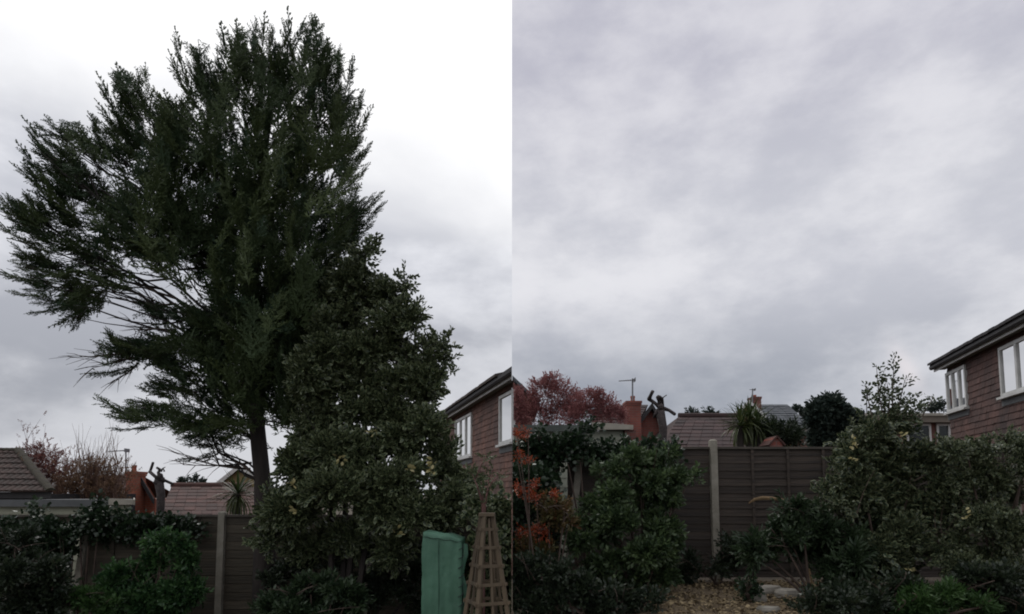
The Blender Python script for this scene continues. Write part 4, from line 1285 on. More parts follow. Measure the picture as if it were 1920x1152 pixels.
# ------------------------------------------------------------------ the conifer
def conifer():
    Y = 8.5
    g = np.random.default_rng(61)
    k = ppm(Y)
    tp = [(498, 1205), (496, 1000), (492, 900), (482, 800), (474, 700), (470, 600), (474, 500), (482, 400), (495, 300), (508, 200), (520, 110)]
    base = PX(498, 1205, Y); base.z = GL
    root = thing('conifer_tree', 'huge dark cypress conifer with wind-swept feathery crown against white sky', 'tree', base)
    pts = [PX(u, v, Y) for u, v in tp]; pts[0].z = GL - 0.05
    rad = [0.18, 0.13, 0.105, 0.10, 0.095, 0.105, 0.085, 0.065, 0.045, 0.025, 0.008]
    m = MB(); m.tube(pts, rad, 10); m.build('trunk', MAT['bark'], root, True)

    def trunk_at(v):
        for (u0, v0), (u1, v1) in zip(tp, tp[1:]):
            if v1 <= v <= v0:
                t = (v0 - v) / (v0 - v1); return u0 + (u1 - u0) * t
        return tp[-1][0]
    C = [(585, 110, 32, 72, 100), (462, 100, 30, 58, 108), (512, 92, 17, 46, 96), (500, 165, 62, 62, 95), (592, 200, 52, 72, 82), (372, 125, 24, 55, 115), (392, 200, 52, 58, 110),
         (628, 135, 18, 50, 72), (650, 205, 28, 44, 55), (430, 270, 88, 76, 100), (548, 285, 88, 80, 85), (648, 290, 30, 36, 50), (232, 175, 26, 50, 120), (296, 235, 58, 55, 115),
         (330, 320, 98, 78, 110), (200, 272, 76, 36, 150), (108, 248, 46, 17, 152), (100, 298, 44, 24, 152), (150, 350, 88, 50, 150), (90, 420, 70, 36, 160), (30, 388, 36, 24, 150),
         (250, 400, 100, 66, 130), (400, 395, 110, 80, 100), (530, 395, 100, 80, 80), (620, 375, 58, 48, 50), (672, 388, 32, 20, 40), (655, 440, 38, 40, 40), (125, 478, 88, 32, 170),
         (48, 498, 42, 16, 178), (235, 465, 88, 36, 160), (95, 538, 62, 18, 182), (132, 580, 30, 20, 215), (340, 465, 90, 44, 130), (450, 470, 98, 60, 100), (570, 480, 80, 64, 80),
         (180, 520, 50, 20, 180), (310, 582, 62, 14, 172), (400, 605, 78, 38, 150), (500, 570, 88, 62, 95), (590, 555, 80, 64, 75), (250, 652, 72, 22, 165), (340, 668, 80, 34, 155),
         (450, 680, 76, 56, 110), (555, 650, 86, 72, 85), (625, 600, 66, 60, 55), (318, 728, 54, 16, 172), (245, 772, 42, 15, 172), (330, 782, 66, 18, 165), (405, 826, 44, 18, 190),
         (372, 806, 52, 14, 195), (425, 756, 56, 30, 150), (580, 722, 48, 40, 85), (395, 520, 40, 16, 130)]
    SP = [(170, 330, 66, 219), (215, 300, 150, 236), (160, 375, 55, 264), (150, 400, 66, 296), (110, 430, 0, 350), (115, 460, -4, 400), (290, 265, 205, 140), (285, 240, 238, 122), (300, 285, 198, 188), (300, 300, 205, 225),
          (400, 210, 350, 64), (405, 210, 336, 98), (390, 265, 318, 178), (350, 270, 285, 190), (478, 190, 436, 44), (492, 180, 470, 52), (450, 220, 424, 98), (520, 170, 514, 34), (588, 190, 564, 30), (590, 190, 596, 70),
          (600, 225, 632, 88), (605, 245, 647, 112), (610, 280, 664, 168), (615, 290, 683, 196), (615, 345, 684, 264), (620, 360, 682, 302), (615, 420, 706, 353), (630, 430, 713, 372), (630, 455, 694, 410), (600, 330, 668, 240),
          (115, 505, -5, 495), (110, 520, 20, 508), (110, 540, 20, 536), (120, 560, 50, 580), (165, 560, 130, 616), (200, 520, 95, 600), (290, 655, 178, 650), (270, 665, 160, 690), (290, 640, 205, 632), (290, 770, 198, 768), (290, 785, 205, 795),
          (420, 830, 330, 852), (330, 730, 262, 716), (120, 440, 10, 372), (90, 330, 48, 300), (560, 150, 540, 95), (430, 180, 400, 110), (640, 460, 690, 440)]
    T, D, S_, Ti, Wh, Rl = [], [], [], [], [], []

    def put(p, d, sz, tint, which, roll):
        T.append(p); D.append(d); S_.append(sz); Ti.append(tint); Wh.append(which); Rl.append(roll)
    for ci, (cx, cy, rx, ry, ang) in enumerate(C):
        side = abs(cx - 500) / 500.0
        dep = max(0.22, 1.35 * (1 - side) * min(1.0, (cy + 40) / 330.0))
        if cy > 540 and cx < 420: dep = 0.8
        offY = g.uniform(-0.35, 0.35) * dep
        back = 0.45 if cx > 540 and cy > 520 else 0.0
        if cy < 560: rx, ry = rx * 0.84, ry * 0.84
        n = int(rx * ry / (225 if cy < 540 else 140)) + 3
        a = g.uniform(0, 2 * math.pi, n); rr = np.sqrt(g.random(n))
        for i in range(n):
            th = R(ang + g.normal(0, 17)); d = np.array([math.cos(th), g.normal(0, 0.34), math.sin(th)])
            sz = g.uniform(0.62, 1.0) * min(1.0, 0.5 + min(rx, ry) / 70)
            yy = Y + offY + g.normal(0, 0.5) * dep + back
            p = np.array(PX(cx + rx * rr[i] * math.cos(a[i]), cy + ry * rr[i] * math.sin(a[i]), yy)) - d * sz * 0.72
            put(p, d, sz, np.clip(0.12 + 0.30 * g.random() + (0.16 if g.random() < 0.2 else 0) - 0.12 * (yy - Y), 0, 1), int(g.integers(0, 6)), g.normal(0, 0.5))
        for i in range(int(rx * ry / (165 if cy < 540 else 90))):           # inner filling
            th = R(ang + g.normal(0, 40)); d = np.array([math.cos(th), g.normal(0, 0.5), math.sin(th)])
            sz = g.uniform(0.3, 0.5); f = 0.8 * math.sqrt(g.random()); a_ = g.uniform(0, 6.28)
            p = np.array(PX(cx + rx * f * math.cos(a_), cy + ry * f * math.sin(a_), Y + offY + g.normal(0, 0.45) * dep + back + 0.1)) - d * sz * .6
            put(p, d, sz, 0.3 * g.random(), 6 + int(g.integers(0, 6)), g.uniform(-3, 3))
        # the limb that carries this clump
        vs0 = min(max(cy + 60 + 0.33 * abs(cx - trunk_at(min(max(cy, 120), 1100))), 160), 905)
        a0 = PX(trunk_at(vs0), vs0, Y); b0 = PX(cx, cy, Y + offY)
        L_ = (b0 - a0).length
        mb = MB(); cp = curve(a0, b0, (0.10 if cx < 350 and cy > 430 else -0.08) * L_, 7, (g.normal(0, .05), g.normal(0, .1), 0))
        r0 = (0.010 + 0.0080 * L_) * (0.75 if cx < 350 else 1.0)
        for i_ in range(2, 7): cp[i_] = cp[i_] + Vector((g.normal(0, .04), g.normal(0, .06), g.normal(0, .055))) * min(L_, 1.5)
        mb.tube(cp, [r0 * (1 - 0.75 * i / 7) for i in range(8)], 6)
        for _ in range(5):
            j = int(g.integers(3, 7)); ang2 = R(ang + g.normal(0, 25))
            e = PX(cx + rx * .9 * math.cos(ang2) * g.uniform(.2, 1) + g.normal(0, rx * .3), cy - ry * .9 * math.sin(ang2) * g.uniform(.2, 1) + g.normal(0, ry * .3), Y + offY + g.normal(0, dep * .4))
            mb.tube(curve(cp[j], e, g.uniform(-.05, .06), 4), [r0 * .38, r0 * .32, r0 * .25, r0 * .18, 0.003], 4)
        mb.build('limb', MAT['bark'], root)
    for (u0, v0, u1, v1) in SP:
        yb = Y + g.normal(0, 0.15)
        A_, B_ = np.array(PX(u0, v0, yb)), np.array(PX(u1, v1, yb + g.normal(0, 0.1)))
        L_ = np.linalg.norm(B_ - A_); d = (B_ - A_) / L_; L_ *= 1.06
        for q in range(3):
            f = (1.0, 0.72, 0.55)[q]
            dd = d + (g.normal(0, 0.16, 3) if q else 0)
            dd = dd / np.linalg.norm(dd)
            M1 = basis(np.array([dd]), np.array([0.0]))[0]
            lift = M1 @ np.array([0, 0, 0.30]) * L_ * f
            st = A_ + d * L_ * (0.0, 0.1, 0.22)[q] - (lift * 0.5 if q == 0 else 0)
            put(st, dd - (M1 @ np.array([0, 0, 0.16]) if q == 0 else 0), L_ * f, 0.15 + 0.45 * g.random(), 12 + int(g.integers(0, 4)), g.normal(0, .4) * (q > 0))
    T, D, S_, Ti, Wh, Rl = map(np.array, (T, D, S_, Ti, Wh, Rl))
    M = basis(D, Rl) * S_[:, None, None]
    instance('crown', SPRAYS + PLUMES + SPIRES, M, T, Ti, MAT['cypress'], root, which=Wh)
    # bare dead twigs under the crown
    tw = [((470, 880), (335, 852)), ((472, 868), (345, 872)), ((470, 885), (400, 862)), ((330, 560), (205, 515)), ((330, 570), (215, 552)), ((345, 590), (240, 540)), ((350, 600), (225, 598)),
          ((330, 620), (255, 622)), ((360, 540), (300, 500)), ((250, 670), (175, 690)), ((250, 660), (140, 670)), ((260, 680), (215, 715)), ((380, 560), (350, 500)), ((420, 560), (400, 505)), ((470, 640), (290, 640)), ((460, 720), (320, 690))]
    for i, (a, b_) in enumerate(tw):
        A_, B_ = PX(*a, Y + g.normal(0, .12)), PX(*b_, Y + g.normal(0, .2))
        mb = MB(); cp = curve(A_, B_, g.uniform(-.09, .07), 7, (0, g.normal(0, .08), 0)); mb.tube(cp, [0.017 * (1 - i_ / 8.5) for i_ in range(8)], 4)
        for j in range(2, 8):
            for _ in range(2):
                e = cp[j] + (B_ - A_).normalized() * g.uniform(.08, .3) + Vector((g.normal(0, .05), g.normal(0, .08), g.normal(0, .10)))
                mb.tube([cp[j], cp[j].lerp(e, .5) + Vector((0, 0, .015)), e], [.006, .004, .002], 3)
        mb.build('dead_branch', MAT['twig'], root)


conifer()

# ------------------------------------------------------------------ left garden planting
hol = bush('holly_tree', 'bushy variegated holly tree with cream-edged leaves in front of the conifer', 'tree',
     [(655, 520, 45, 50, .3), (700, 560, 55, 50, .2), (640, 600, 50, 60, .2), (745, 600, 40, 55), (690, 650, 80, 70), (780, 670, 48, 46), (815, 672, 30, 22), (760, 730, 70, 56), (620, 700, 80, 80, .1), (700, 760, 100, 80, -.1),
      (585, 790, 50, 66), (640, 830, 110, 80, -.3), (770, 820, 75, 70, -.2), (830, 880, 55, 50), (572, 880, 56, 56, -.1), (700, 900, 110, 70, -.4), (600, 950, 100, 60, -.3), (820, 950, 70, 50, -.2), (538, 965, 40, 48),
      (720, 970, 90, 45, -.3), (865, 930, 35, 45), (524, 940, 24, 26), (760, 535, 14, 18), (770, 585, 14, 12), (832, 655, 18, 12), (830, 710, 14, 16), (675, 490, 18, 25), (695, 480, 8, 12), (500, 1010, 18, 32), (560, 1015, 60, 36, .2), (650, 1022, 70, 34, .2), (740, 1022, 60, 36, .1)],
     7.7, 6.2, SPR_HOLLY, 'holly', (0.85, 1.3), up=0.35, stems=4, seed=71, shell=0.35, depth=0.85, base=(PX(640, 1100, 7.9).x, 7.9), stemr=0.05, stemmat='bark', xlim=(-9, -0.01))
g = np.random.default_rng(72)
PT, PD = [], []
for (u, v, r) in ((640, 862, 12), (812, 868, 9), (808, 885, 12), (548, 908, 7), (698, 812, 8), (746, 1000, 8), (552, 960, 6), (770, 880, 7)):
    n = 4 + r // 3
    T = np.array([tuple(PX(u + g.normal(0, r * .4), v + g.normal(0, r * .4), 6.75 + g.normal(0, .03))) for _ in range(n)])
    D = np.stack([g.normal(0, .8, n), -0.5 + g.normal(0, .3, n), g.normal(0.2, .6, n)], 1)
    PT.append(T); PD.append(D)
PT, PD = np.concatenate(PT), np.concatenate(PD)
instance('pale_leaves', [leaf_proto(0.06, 0.036)], basis(PD, g.uniform(-1, 1, len(PT))), PT, g.random(len(PT)), MAT['pale_leaf'], hol, kind='stuff')

bush('laurel_shrub', 'bright green leafy shrub in front of the left fence, between two concrete posts', 'shrub',
     [(310, 1020, 45, 34), (280, 1060, 60, 45), (340, 1060, 40, 50), (240, 1090, 55, 50), (300, 1110, 80, 60), (220, 1130, 50, 40), (350, 1120, 35, 50), (270, 1160, 110, 50)], 8.1, 10.0, SPR_BROAD + SPR_MIX, 'green', (0.55, 1.2), tintpow=1.7, seed=73, stems=5)
bush('dark_shrub', 'dark tangled shrub filling the lower left corner', 'shrub',
     [(30, 1024, 55, 36), (64, 1052, 52, 44), (20, 1060, 50, 60), (60, 1110, 74, 60), (104, 1090, 30, 40), (-20, 1100, 40, 80)], 7.4, 7.0, SPR_SMALL, 'dull', (0.9, 1.4), seed=74, stems=5, shell=0.2)
bush('low_plant', 'low yellow-green plant under the left leaning post', 'plant', [(150, 1120, 45, 24), (115, 1135, 40, 24), (185, 1140, 40, 22)], 7.6, 9, SPR_BROAD, 'fern', (0.6, 0.9), seed=75, stems=3)
bush('low_shrub', 'low green shrub in the shade under the holly', 'shrub', [(560, 1115, 60, 30), (620, 1110, 60, 34), (510, 1130, 40, 24), (660, 1135, 45, 28), (590, 1150, 100, 30)], 6.9, 7.5, SPR_BROAD, 'low_green', (0.75, 1.05), seed=76, stems=4)


bush('shade_foliage', 'dark foliage added to stand in for the deep shade beneath the holly', 'shade_foliage', [(560, 1050, 50, 40), (630, 1045, 60, 40), (700, 1045, 60, 45), (760, 1060, 44, 50), (690, 1110, 80, 40), (770, 1120, 40, 40), (520, 1080, 30, 40)],
     8.2, 7, SPR_SMALL, 'dull', (0.8, 1.2), seed=77, stems=6, shell=0.2, stemr=0.03, stemmat='bark')  # dark leaves added so the hollow under the holly reads as deep shade


def ivy(label, clumps, Y, dens, seed, material='ivy', size=(0.8, 1.2), xlim=None, depth=0.6, stems=5, zbase=None, name='ivy', protos=SPR_IVY, **kw):
    return bush(name, label, 'ivy', clumps, Y, dens, protos, material, size, up=0.1, seed=seed, stems=stems, shell=0.25, depth=depth, xlim=xlim, **kw)


ivy('dark ivy trailing along the top of the left fence', [(30, 994, 60, 12), (90, 996, 46, 12), (140, 992, 34, 13), (178, 972, 26, 22), (186, 948, 8, 18), (100, 1005, 44, 16), (190, 1000, 30, 18), (240, 985, 40, 12), (300, 984, 50, 12),
     (345, 985, 40, 10), (270, 1000, 36, 14), (15, 986, 24, 10), (118, 1040, 14, 36), (90, 1040, 20, 50), (60, 966, 12, 10), (228, 972, 22, 8)], 8.8, 14, 81, size=(0.6, 1.0))
ivy('ivy-clad hedge behind the wooden obelisk', [(935, 955, 26, 22), (900, 960, 24, 24), (945, 1000, 20, 40), (915, 1020, 36, 50), (890, 1060, 20, 60), (940, 1080, 24, 60), (910, 1130, 40, 50)], 6.9, 8, 82, 'holly', xlim=(-3, -0.005))


# climbing bare rose above the obelisk
def climber():
    g = np.random.default_rng(83)
    b = PX(908, 1150, 6.45); root = thing('climbing_rose', 'thin climbing rose stems rising above the obelisk against the tiled wall', 'climber', (b.x, b.y, GL))
    T, D = [], []
    for (path) in ([(908, 1000), (906, 960), (906, 930), (902, 905)], [(908, 980), (912, 930), (918, 895), (925, 880)], [(905, 950), (896, 915), (886, 890), (878, 885)], [(908, 940), (922, 905), (936, 892)], [(904, 935), (890, 900), (905, 868), (912, 858)]):
        pts = [Vector((b.x, b.y, GL - .02))] + [PX(u, v, 6.45 + g.normal(0, .05)) for u, v in path]
        m = MB(); m.tube(pts, [.012, .009, .007, .005, .003], 5); m.build('stem', MAT['red_twig'], root)
        for p, q in zip(pts[1:], pts[2:]):
            for _ in range(3): T.append(tuple(p.lerp(q, g.random()))); D.append((g.normal(0, .8), g.normal(0, .5), g.normal(.2, .5)))
        T.append(tuple(pts[-1])); D.append((g.normal(0, .8), -.2, .3))
    T, D = np.array(T), np.array(D)
    instance('leaves', SPR_SMALL, basis(D, g.uniform(-3, 3, len(T))) * 0.8, T, g.random(len(T)), MAT['holly'], root)


climber()


# ------------------------------------------------------------------ green cover
def cover():
    Y = 6.4; g = np.random.default_rng(84)
    a, b = PX(793, 1000, Y), PX(866, 1000, Y)
    root = thing('garden_cover', 'tall green fabric cover standing beside the wooden obelisk', 'garden cover', ((a.x + b.x) / 2, Y, GL))
    W, Dp, H = b.x - a.x, 0.42, a.z
    nu, nv = 44, 60
    # closed loop round the cover: front, right side, back, left side
    per = [(i / 14 * W, 0.0) for i in range(14)] + [(W, i / 8 * Dp) for i in range(8)] + [(W - i / 14 * W, Dp) for i in range(14)] + [(0, Dp - i / 8 * Dp) for i in range(8)]
    V, n = [], len(per)
    for j in range(nv + 1):
        t = j / nv
        for i, (px_, py_) in enumerate(per):
            fl = 1.0 + 0.05 * (1 - t)
            cx, cy = W / 2, Dp / 2
            wob = 0.005 * math.sin(9 * t + i * .55) + 0.004 * math.sin(23 * t + 1.3 * i) + 0.010 * math.sin(i * 1.9 + 2.5 * t) * (1 - t) ** .5 + 0.005 * math.sin(37 * t + 2.2 * i) * max(0, t - .5) + g.normal(0, .0012)
            top = 0.012 * max(0, t - .95) / .05
            x = cx + (px_ - cx) * (fl - top * .6) + wob * (1 if px_ > cx else -1) * .7
            y = cy + (py_ - cy) * (fl - top) - wob
            z = H * t + (0.012 * math.sin(px_ * 26 + 1) - 0.05 * px_ / W if t > 0.9 else 0) * (t - .9) / .1
            V.append((a.x + x, Y + y, z))
    F_ = [(j * n + i, j * n + (i + 1) % n, (j + 1) * n + (i + 1) % n, (j + 1) * n + i) for j in range(nv) for i in range(n)]
    V.append((a.x + W / 2, Y + Dp / 2, H - 0.012))
    F_ += [(nv * n + i, nv * n + (i + 1) % n, len(V) - 1) for i in range(n)]
    m = MB(); m.add(V, F_); body = m.build('cover_body', MAT['green_cover'], root, True)
    for xs in (0.42,):
        m = MB(); pts = [Vector((a.x + W * xs + 0.004 * math.sin(z * 7), Y - 0.016 - 0.004 * math.sin(z * 11), z)) for z in np.linspace(0.05, H - 0.07, 14)]
        m.tube(pts, [0.0045] * 14, 5); m.build('seam', MAT['green_seam'], body)
    pts = [Vector((a.x + W * t, Y - 0.006, H - 0.035 - 0.05 * t + .006 * math.sin(t * 20))) for t in np.linspace(0.02, 0.98, 12)]
    m = MB(); m.tube(pts, [0.005] * 12, 5); m.build('hem', MAT['green_seam'], body)
    for i in range(14):
        z = 0.35 + i * 0.092
        if z > H - .12: break
        m = MB(); c = Vector((a.x + W - 0.03 + 0.004 * math.sin(i * 2.1), Y - 0.022 - 0.004 * math.sin(i), z)); m.tube([c, c + Vector((0.045, 0.004, 0.022)), c + Vector((0.05, 0.012, 0.045))], [.004, .005, .003], 6); m.build('lace_loop', MAT['eyelet'], body)
    m = MB(); fl = [(a.x + W + .006 + .012 * math.sin(z * 13), Y + .03, z) for z in np.linspace(0.1, H - .1, 16)]
    vs_ = []
    for (x, y, z) in fl: vs_ += [(x, y, z), (x + .035 + .012 * math.sin(z * 17 + 1), y + .02, z - .012)]
    m.add(vs_, [(2 * i, 2 * i + 1, 2 * i + 3, 2 * i + 2) for i in range(15)]); m.build('side_flap', MAT['green_cover'], body)


cover()


# ------------------------------------------------------------------ obelisk
def obelisk():
    Y = 6.0
    top = PX(913, 968, Y)
    cx, cy, H = top.x, Y, top.z
    root = thing('garden_obelisk', 'slender wooden trellis obelisk between green cover and ivy hedge', 'obelisk', (cx, cy, GL))
    rot = R(24)

    def corner(k, z, f=1.0):
        h = (0.05 + (H - z) * 0.15) * f
        a = rot + k * math.pi / 2 + math.pi / 4
        r = h * 1.15
        return Vector((cx + math.cos(a) * r - 0.0 * (H - z), cy + math.sin(a) * r, z))
    for k in range(4):
        m = MB(); m.bar(corner(k, 0), corner(k, H), 0.034, 0.034); m.build('leg', MAT['trellis_wood'], root)
    zs = [H - 0.12 - 0.165 * i for i in range(10)]
    for z in zs:
        for k in range(4):
            p, q = corner(k, z, 1.06), corner((k + 1) % 4, z, 1.06)
            d = (q - p).normalized()
            m = MB(); m.bar(p - d * .03, q + d * .03, 0.018, 0.028); m.build('rail', MAT['trellis_wood'], root)
    for k in range(4):
        p, q = corner(k, 0), corner((k + 1) % 4, 0); pt, qt = corner(k, H - .02), corner((k + 1) % 4, H - .02)
        m = MB(); m.bar(p.lerp(q, .5), pt.lerp(qt, .5), 0.02, 0.022); m.build('slat', MAT['trellis_wood'], root)
    m = MB(); m.box(cx - .075, cx + .075, cy - .075, cy + .075, H, H + .03); m.build('cap', MAT['trellis_wood'], root)


obelisk()

# ------------------------------------------------------------------ right garden planting
ivy('dark ivy heaped over the right fence below the pale garage', [(985, 848, 30, 20), (1020, 845, 40, 18), (1070, 838, 32, 13), (1078, 850, 38, 16), (1085, 822, 12, 10), (1030, 860, 34, 18), (1125, 848, 36, 12), (1170, 850, 45, 12),
     (1215, 848, 40, 12), (1255, 848, 28, 10), (1000, 885, 36, 36), (1100, 800, 5, 14), (1010, 826, 8, 14)], 8.3, 14, 91, xlim=(0.006, 9), size=(0.6, 1.0))
ivy('thick dark ivy hanging on the fence behind the orange shrub', [(985, 900, 36, 46), (1012, 930, 22, 40), (1000, 980, 46, 50), (985, 1060, 50, 60), (1030, 1050, 40, 60)], 7.6, 8, 92, xlim=(0.006, 9))
bush('orange_shrub', 'shrub with bright orange and red leaf tips at the boundary', 'shrub', [(970, 818, 16, 12), (985, 812, 14, 7), (968, 858, 14, 12), (984, 866, 12, 6), (978, 918, 22, 10), (995, 912, 16, 6), (1003, 928, 10, 7), (1036, 932, 8, 6), (975, 1000, 20, 9), (1005, 998, 22, 8), (1020, 1004, 10, 6), (990, 935, 26, 6)],
     6.8, 13, SPR_TINY, 'orange', (0.5, 1.1), up=0.5, stems=3, seed=93, shell=0.2, xlim=(0.006, 9), base=(0.30, 6.8, GR), stemmat='twig', stemr=0.01)
bush('copper_shrub', 'low copper-tinted shrub between orange shrub and leaning post', 'shrub', [(1030, 960, 34, 22), (1058, 955, 28, 18), (1010, 945, 20, 14), (1060, 975, 24, 16), (1000, 1030, 45, 24), (980, 1025, 30, 16)], 6.9, 8, SPR_SMALL, 'copper', (0.7, 1.1), stems=4, seed=94, shell=0.2, xlim=(0.03, 9))
bush('dark_shrub', 'dark shrub filling the bottom left of the right garden', 'shrub', [(1000, 1080, 60, 50), (1050, 1100, 60, 50), (985, 1130, 60, 40), (1090, 1120, 50, 40), (1150, 1130, 60, 30), (1210, 1125, 50, 24)], 6.3, 6, SPR_SMALL, 'dull', (0.9, 1.3), stems=4, seed=95, shell=0.2, xlim=(0.006, 9), minz=GR + .02)
bush('choisya_shrub', 'large glossy green shrub in front of the right fence, left of the upright post', 'shrub',
     [(1190, 880, 55, 34), (1225, 870, 40, 30), (1150, 910, 55, 40), (1220, 930, 60, 50), (1270, 910, 28, 24), (1295, 900, 12, 12), (1125, 955, 40, 44), (1180, 970, 75, 55), (1245, 990, 45, 55), (1120, 1010, 60, 45), (1185, 1040, 80, 50), (1240, 1060, 45, 40), (1110, 1070, 50, 40), (1190, 1090, 80, 34), (1255, 855, 10, 12), (1165, 868, 16, 12), (1130, 888, 14, 12)],
     7.3, 10.0, SPR_BROAD + SPR_MIX, 'green_right', (0.55, 1.15), up=0.5, stems=7, seed=96, minz=GR + .02, tintpow=1.7)
bush('ground_cover', 'dark leafy ground cover round the foot of the upright post', 'ground cover', [(1300, 1060, 40, 22), (1350, 1055, 36, 26), (1385, 1040, 26, 34), (1280, 1080, 30, 14), (1365, 1020, 26, 24)], 8.1, 10, SPR_SMALL, 'dull', (0.8, 1.2), stems=3, seed=97, shell=0.2, minz=GR + .01)
bush('low_shrub', 'spreading dark green low shrub above the pale stones, right garden', 'shrub',
     [(1460, 990, 40, 38), (1510, 970, 40, 34), (1430, 1030, 45, 34), (1490, 1025, 56, 36), (1560, 1010, 60, 50), (1600, 1060, 60, 44), (1560, 1070, 44, 28), (1410, 1046, 24, 16), (1620, 1000, 40, 40), (1600, 1120, 70, 40), (1545, 1130, 40, 26), (1475, 960, 14, 14)],
     6.9, 9.0, SPR_LONG + SPR_SMALL + SPR_SMALL + SPR_MIX, 'low_green', (0.75, 1.15), up=0.4, stems=8, seed=98, shell=0.25, minz=GR + .02)
bush('holly_shrub', 'upright variegated holly with thin leafy shoots on top, right garden', 'shrub',
     [(1660, 830, 70, 40), (1600, 870, 40, 50), (1680, 890, 90, 60), (1750, 872, 46, 36), (1620, 940, 70, 60), (1700, 960, 90, 70), (1680, 1040, 90, 60), (1600, 830, 18, 18), (1650, 806, 34, 18), (1682, 800, 22, 14), (1560, 930, 26, 30), (1760, 930, 50, 60), (1640, 1100, 70, 40), (1585, 900, 20, 16)],
     7.0, 6.0, SPR_HOLLY, 'holly_right', (0.8, 1.2), up=0.35, stems=7, seed=99, shell=0.35, minz=GR + .02)


def shoots():
    g = np.random.default_rng(100)
    hp = [o for o in bpy.data.objects if o.name.startswith('holly_shrub')][0]
    T, D = [], []
    for path, spr in (([(1660, 800), (1648, 740), (1643, 684)], 7), ([(1672, 800), (1674, 730), (1676, 672)], 9), ([(1690, 800), (1700, 760), (1712, 742)], 5), ([(1720, 800), (1735, 770), (1750, 745)], 5), ([(1640, 800), (1630, 760), (1622, 722)], 6),
                      ([(1680, 790), (1690, 740), (1698, 708)], 6), ([(1655, 800), (1660, 760), (1658, 735)], 7), ([(1700, 795), (1712, 775), (1722, 765)], 4), ([(1665, 790), (1668, 750), (1662, 712)], 6)):
        pts = [PX(u, v, 7.0) for u, v in path]
        pts = [pts[0], pts[0].lerp(pts[1], .5), pts[1], pts[1].lerp(pts[2], .5), pts[2]]
        m = MB(); m.tube(pts, [.009, .008, .006, .004, .002], 5); m.build('shoot', MAT['twig'], hp)
        for i in range(spr + 3):
            t = (i + .3) / (spr + 3) * 4; j = min(int(t), 3)
            p = pts[j].lerp(pts[j + 1], t - j)
            ln = 0.10 * (1 - t / 5.5)
            d = Vector((g.normal(0, 1), g.normal(0, .7), g.normal(.4, .3))).normalized()
            T.append(tuple(p + d * ln)); D.append(tuple(d)); T.append(tuple(p)); D.append((g.normal(0, .8), g.normal(0, .8), .8))
    T, D = np.array(T), np.array(D)
    instance('shoot_leaves', [sprig(g, 6, leaf_proto(0.055, 0.036), 0.09) for _ in range(3)], basis(D, g.uniform(-3, 3, len(T))) * 0.85, T, g.random(len(T)), MAT['holly_right'], hp)
    PT, PD = [], []
    for (u, v, r) in ((1602, 828, 8), (1598, 836, 7), (1811, 966, 10), (1705, 1070, 7), (1690, 818, 6), (1600, 862, 5)):
        n = 6
        T = np.array([tuple(PX(u + g.normal(0, r * .5), v + g.normal(0, r * .5), 6.3 + g.normal(0, .03))) for _ in range(n)])
        D = np.stack([g.normal(0, .8, n), -0.5 + g.normal(0, .3, n), g.normal(0.2, .6, n)], 1)
        PT.append(T); PD.append(D)
    PT, PD = np.concatenate(PT), np.concatenate(PD)
    instance('pale_leaves', [leaf_proto(0.045, 0.026)], basis(PD, g.uniform(-1, 1, len(PT))), PT, g.random(len(PT)), MAT['pale_leaf'], hp, kind='stuff')


shoots()
ivy('tall dark ivy hedge along the right edge below the tile-hung house', [(1800, 850, 50, 30), (1870, 840, 60, 28), (1920, 840, 40, 30), (1840, 890, 80, 50), (1900, 900, 60, 60), (1820, 960, 80, 60), (1890, 990, 70, 70), (1830, 1040, 90, 60), (1900, 1080, 70, 60), (1850, 1110, 80, 50), (1770, 840, 20, 16), (1780, 1010, 50, 60), (1950, 960, 50, 120)],
    6.7, 8.5, 101, 'holly_right', (0.75, 1.15), depth=0.8, minz=GR + .02, protos=SPR_SMALL)
bush('fern_clump', 'bright green ferny clump at the bottom edge, right garden', 'fern', [(1720, 1130, 40, 20), (1780, 1125, 45, 22), (1840, 1140, 30, 18), (1750, 1148, 60, 16), (1690, 1140, 24, 14)], 5.9, 11, SPR_LONG, 'fern', (0.5, 0.8), up=0.6, stems=3, seed=102, shell=0.2, minz=GR + .01)


bush('dark_shrub', 'dark leafy shrub along the bottom edge beside the ferny clump', 'shrub', [(1525, 1135, 36, 22), (1580, 1120, 50, 34), (1640, 1120, 60, 36), (1600, 1150, 80, 24), (1690, 1105, 40, 30)], 6.1, 8, SPR_SMALL, 'dull', (0.8, 1.3), stems=4, seed=103, shell=0.2, minz=GR - .01)
bush('dark_shrub', 'dark leafy shrub in the lower right corner', 'shrub', [(1880, 1110, 60, 40), (1830, 1100, 40, 30), (1910, 1140, 50, 30)], 6.0, 8, SPR_SMALL, 'dull', (0.8, 1.3), stems=4, seed=104, shell=0.2, minz=GR - .01)

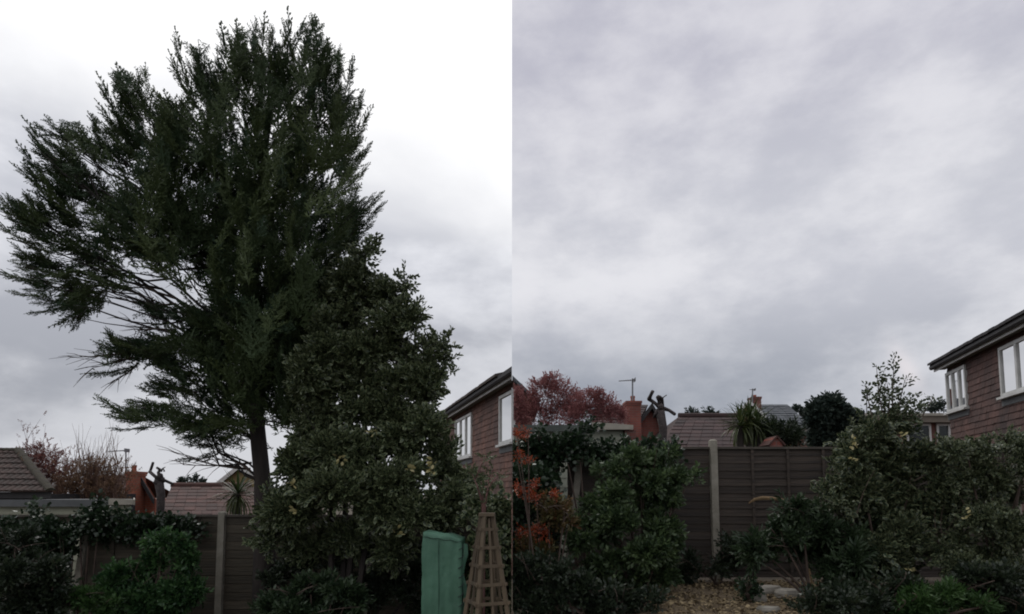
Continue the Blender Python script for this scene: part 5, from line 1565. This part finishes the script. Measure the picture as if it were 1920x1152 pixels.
# ------------------------------------------------------------------ right ground details
def litter():
    g = np.random.default_rng(110)
    m = MB(); nx, ny = 60, 40
    x0, x1, y0, y1 = 1.2, 5.2, 5.4, 8.5
    V = []
    for j in range(ny + 1):
        for i in range(nx + 1):
            x, y = x0 + (x1 - x0) * i / nx, y0 + (y1 - y0) * j / ny
            e = min(i, nx - i, j, ny - j) / 6
            V.append((x, y, GR + 0.004 + min(1, e) * (0.02 + 0.02 * math.sin(x * 5 + y * 3) + g.random() * 0.012)))
    m.add(V, [(j * (nx + 1) + i, j * (nx + 1) + i + 1, (j + 1) * (nx + 1) + i + 1, (j + 1) * (nx + 1) + i) for j in range(ny) for i in range(nx)])
    tag(m.build('gravel_path', mat('gravel', (0.17, 0.125, 0.07), 0.95, (0.09, 0.066, 0.042), 14, bump=0.8, bscale=60)), kind='structure')
    root = thing('leaf_litter', 'tan fallen leaves and chippings on the ground by the upright post', 'leaf litter', (2.4, 7, GR)); root['kind'] = 'stuff'
    n = 5200
    T = np.stack([g.uniform(1.4, 4.8, n), g.uniform(5.6, 8.3, n), GR + 0.035 + 0.025 * g.random(n)], 1)
    D = np.stack([g.normal(0, 1, n), g.normal(0, 1, n), g.normal(0, .25, n)], 1)
    o = instance('fallen_leaves', [leaf_proto(0.05, 0.035, .3), leaf_proto(0.03, 0.026, .4)], basis(D, g.normal(0, .4, n)) * g.uniform(.6, 1.2, n)[:, None, None], T, g.random(n), MAT['litter'], root, kind='stuff')
    S_ = [('broad pale flat stone under the low shrub', 1428, 1100, 0.46, 0.30, 0.09, 10), ('pale stone slab right of the broad flat stone', 1478, 1106, 0.30, 0.26, 0.08, -8),
          ('small rough stone in front of the pale slabs', 1420, 1116, 0.2, 0.16, 0.08, 25), ('small grey stone lying in the fallen leaves nearest the camera', 1440, 1138, 0.22, 0.15, 0.06, -20)]
    for (lab, u, v, w, dd, h, rot) in S_:
        q = (CZ - GR - h) / ((v - 925) / 1200.0)
        c = PX(u, v, q); n = 10
        root = None
        m = MB(); ring = []
        for zz, f in ((0, 1.0), (h * .6, 1.02), (h, .86)):
            for i in range(n):
                a = 2 * math.pi * i / n
                k = 1 + .16 * math.sin(3 * a + w * 30) + .08 * math.sin(5 * a + rot)
                ring.append((c.x + w * f * k * .5 * math.cos(a + R(rot)), c.y + dd * f * k * .5 * math.sin(a + R(rot)), GR + 0.025 + zz))
        m.add(ring + [(c.x, c.y, GR + 0.03 + h)], [(j * n + i, j * n + (i + 1) % n, (j + 1) * n + (i + 1) % n, (j + 1) * n + i) for j in range(2) for i in range(n)] + [(2 * n + i, 2 * n + (i + 1) % n, 3 * n) for i in range(n)])
        tag(m.build('stone', MAT['stone_pale' if 'pale' in lab and 'front' not in lab else 'stone']), lab, 'stone', 'pale stones on the leaf-strewn ground')
    # bleached curved frond lying against the fence
    pts = [PX(u, v, 8.35 - .05 * i) for i, (u, v) in enumerate([(1404, 944), (1415, 937), (1430, 934), (1448, 935), (1470, 938), (1490, 950)])]
    m = MB(); m.tube(pts, [.008, .02, .026, .024, .016, .01], 6)
    base = pts[-1]
    m.tube([base, Vector((base.x + .1, base.y - .2, GR))], [.012, .014], 5)
    tag(m.build('dead_branch', MAT['tan_branch']), 'curved tan dead branch arching against the right fence panel', 'branch')
    b = PX(1401, 1118, 6.9); bush('ivy_seedling', 'small ivy tuft growing by the pale stones', 'ivy', [(1401, 1105, 10, 14), (1404, 1124, 9, 12)], 6.8, 30, SPR_IVY, 'ivy', (0.5, 0.7), stems=1, seed=111, shell=0.2)


litter()
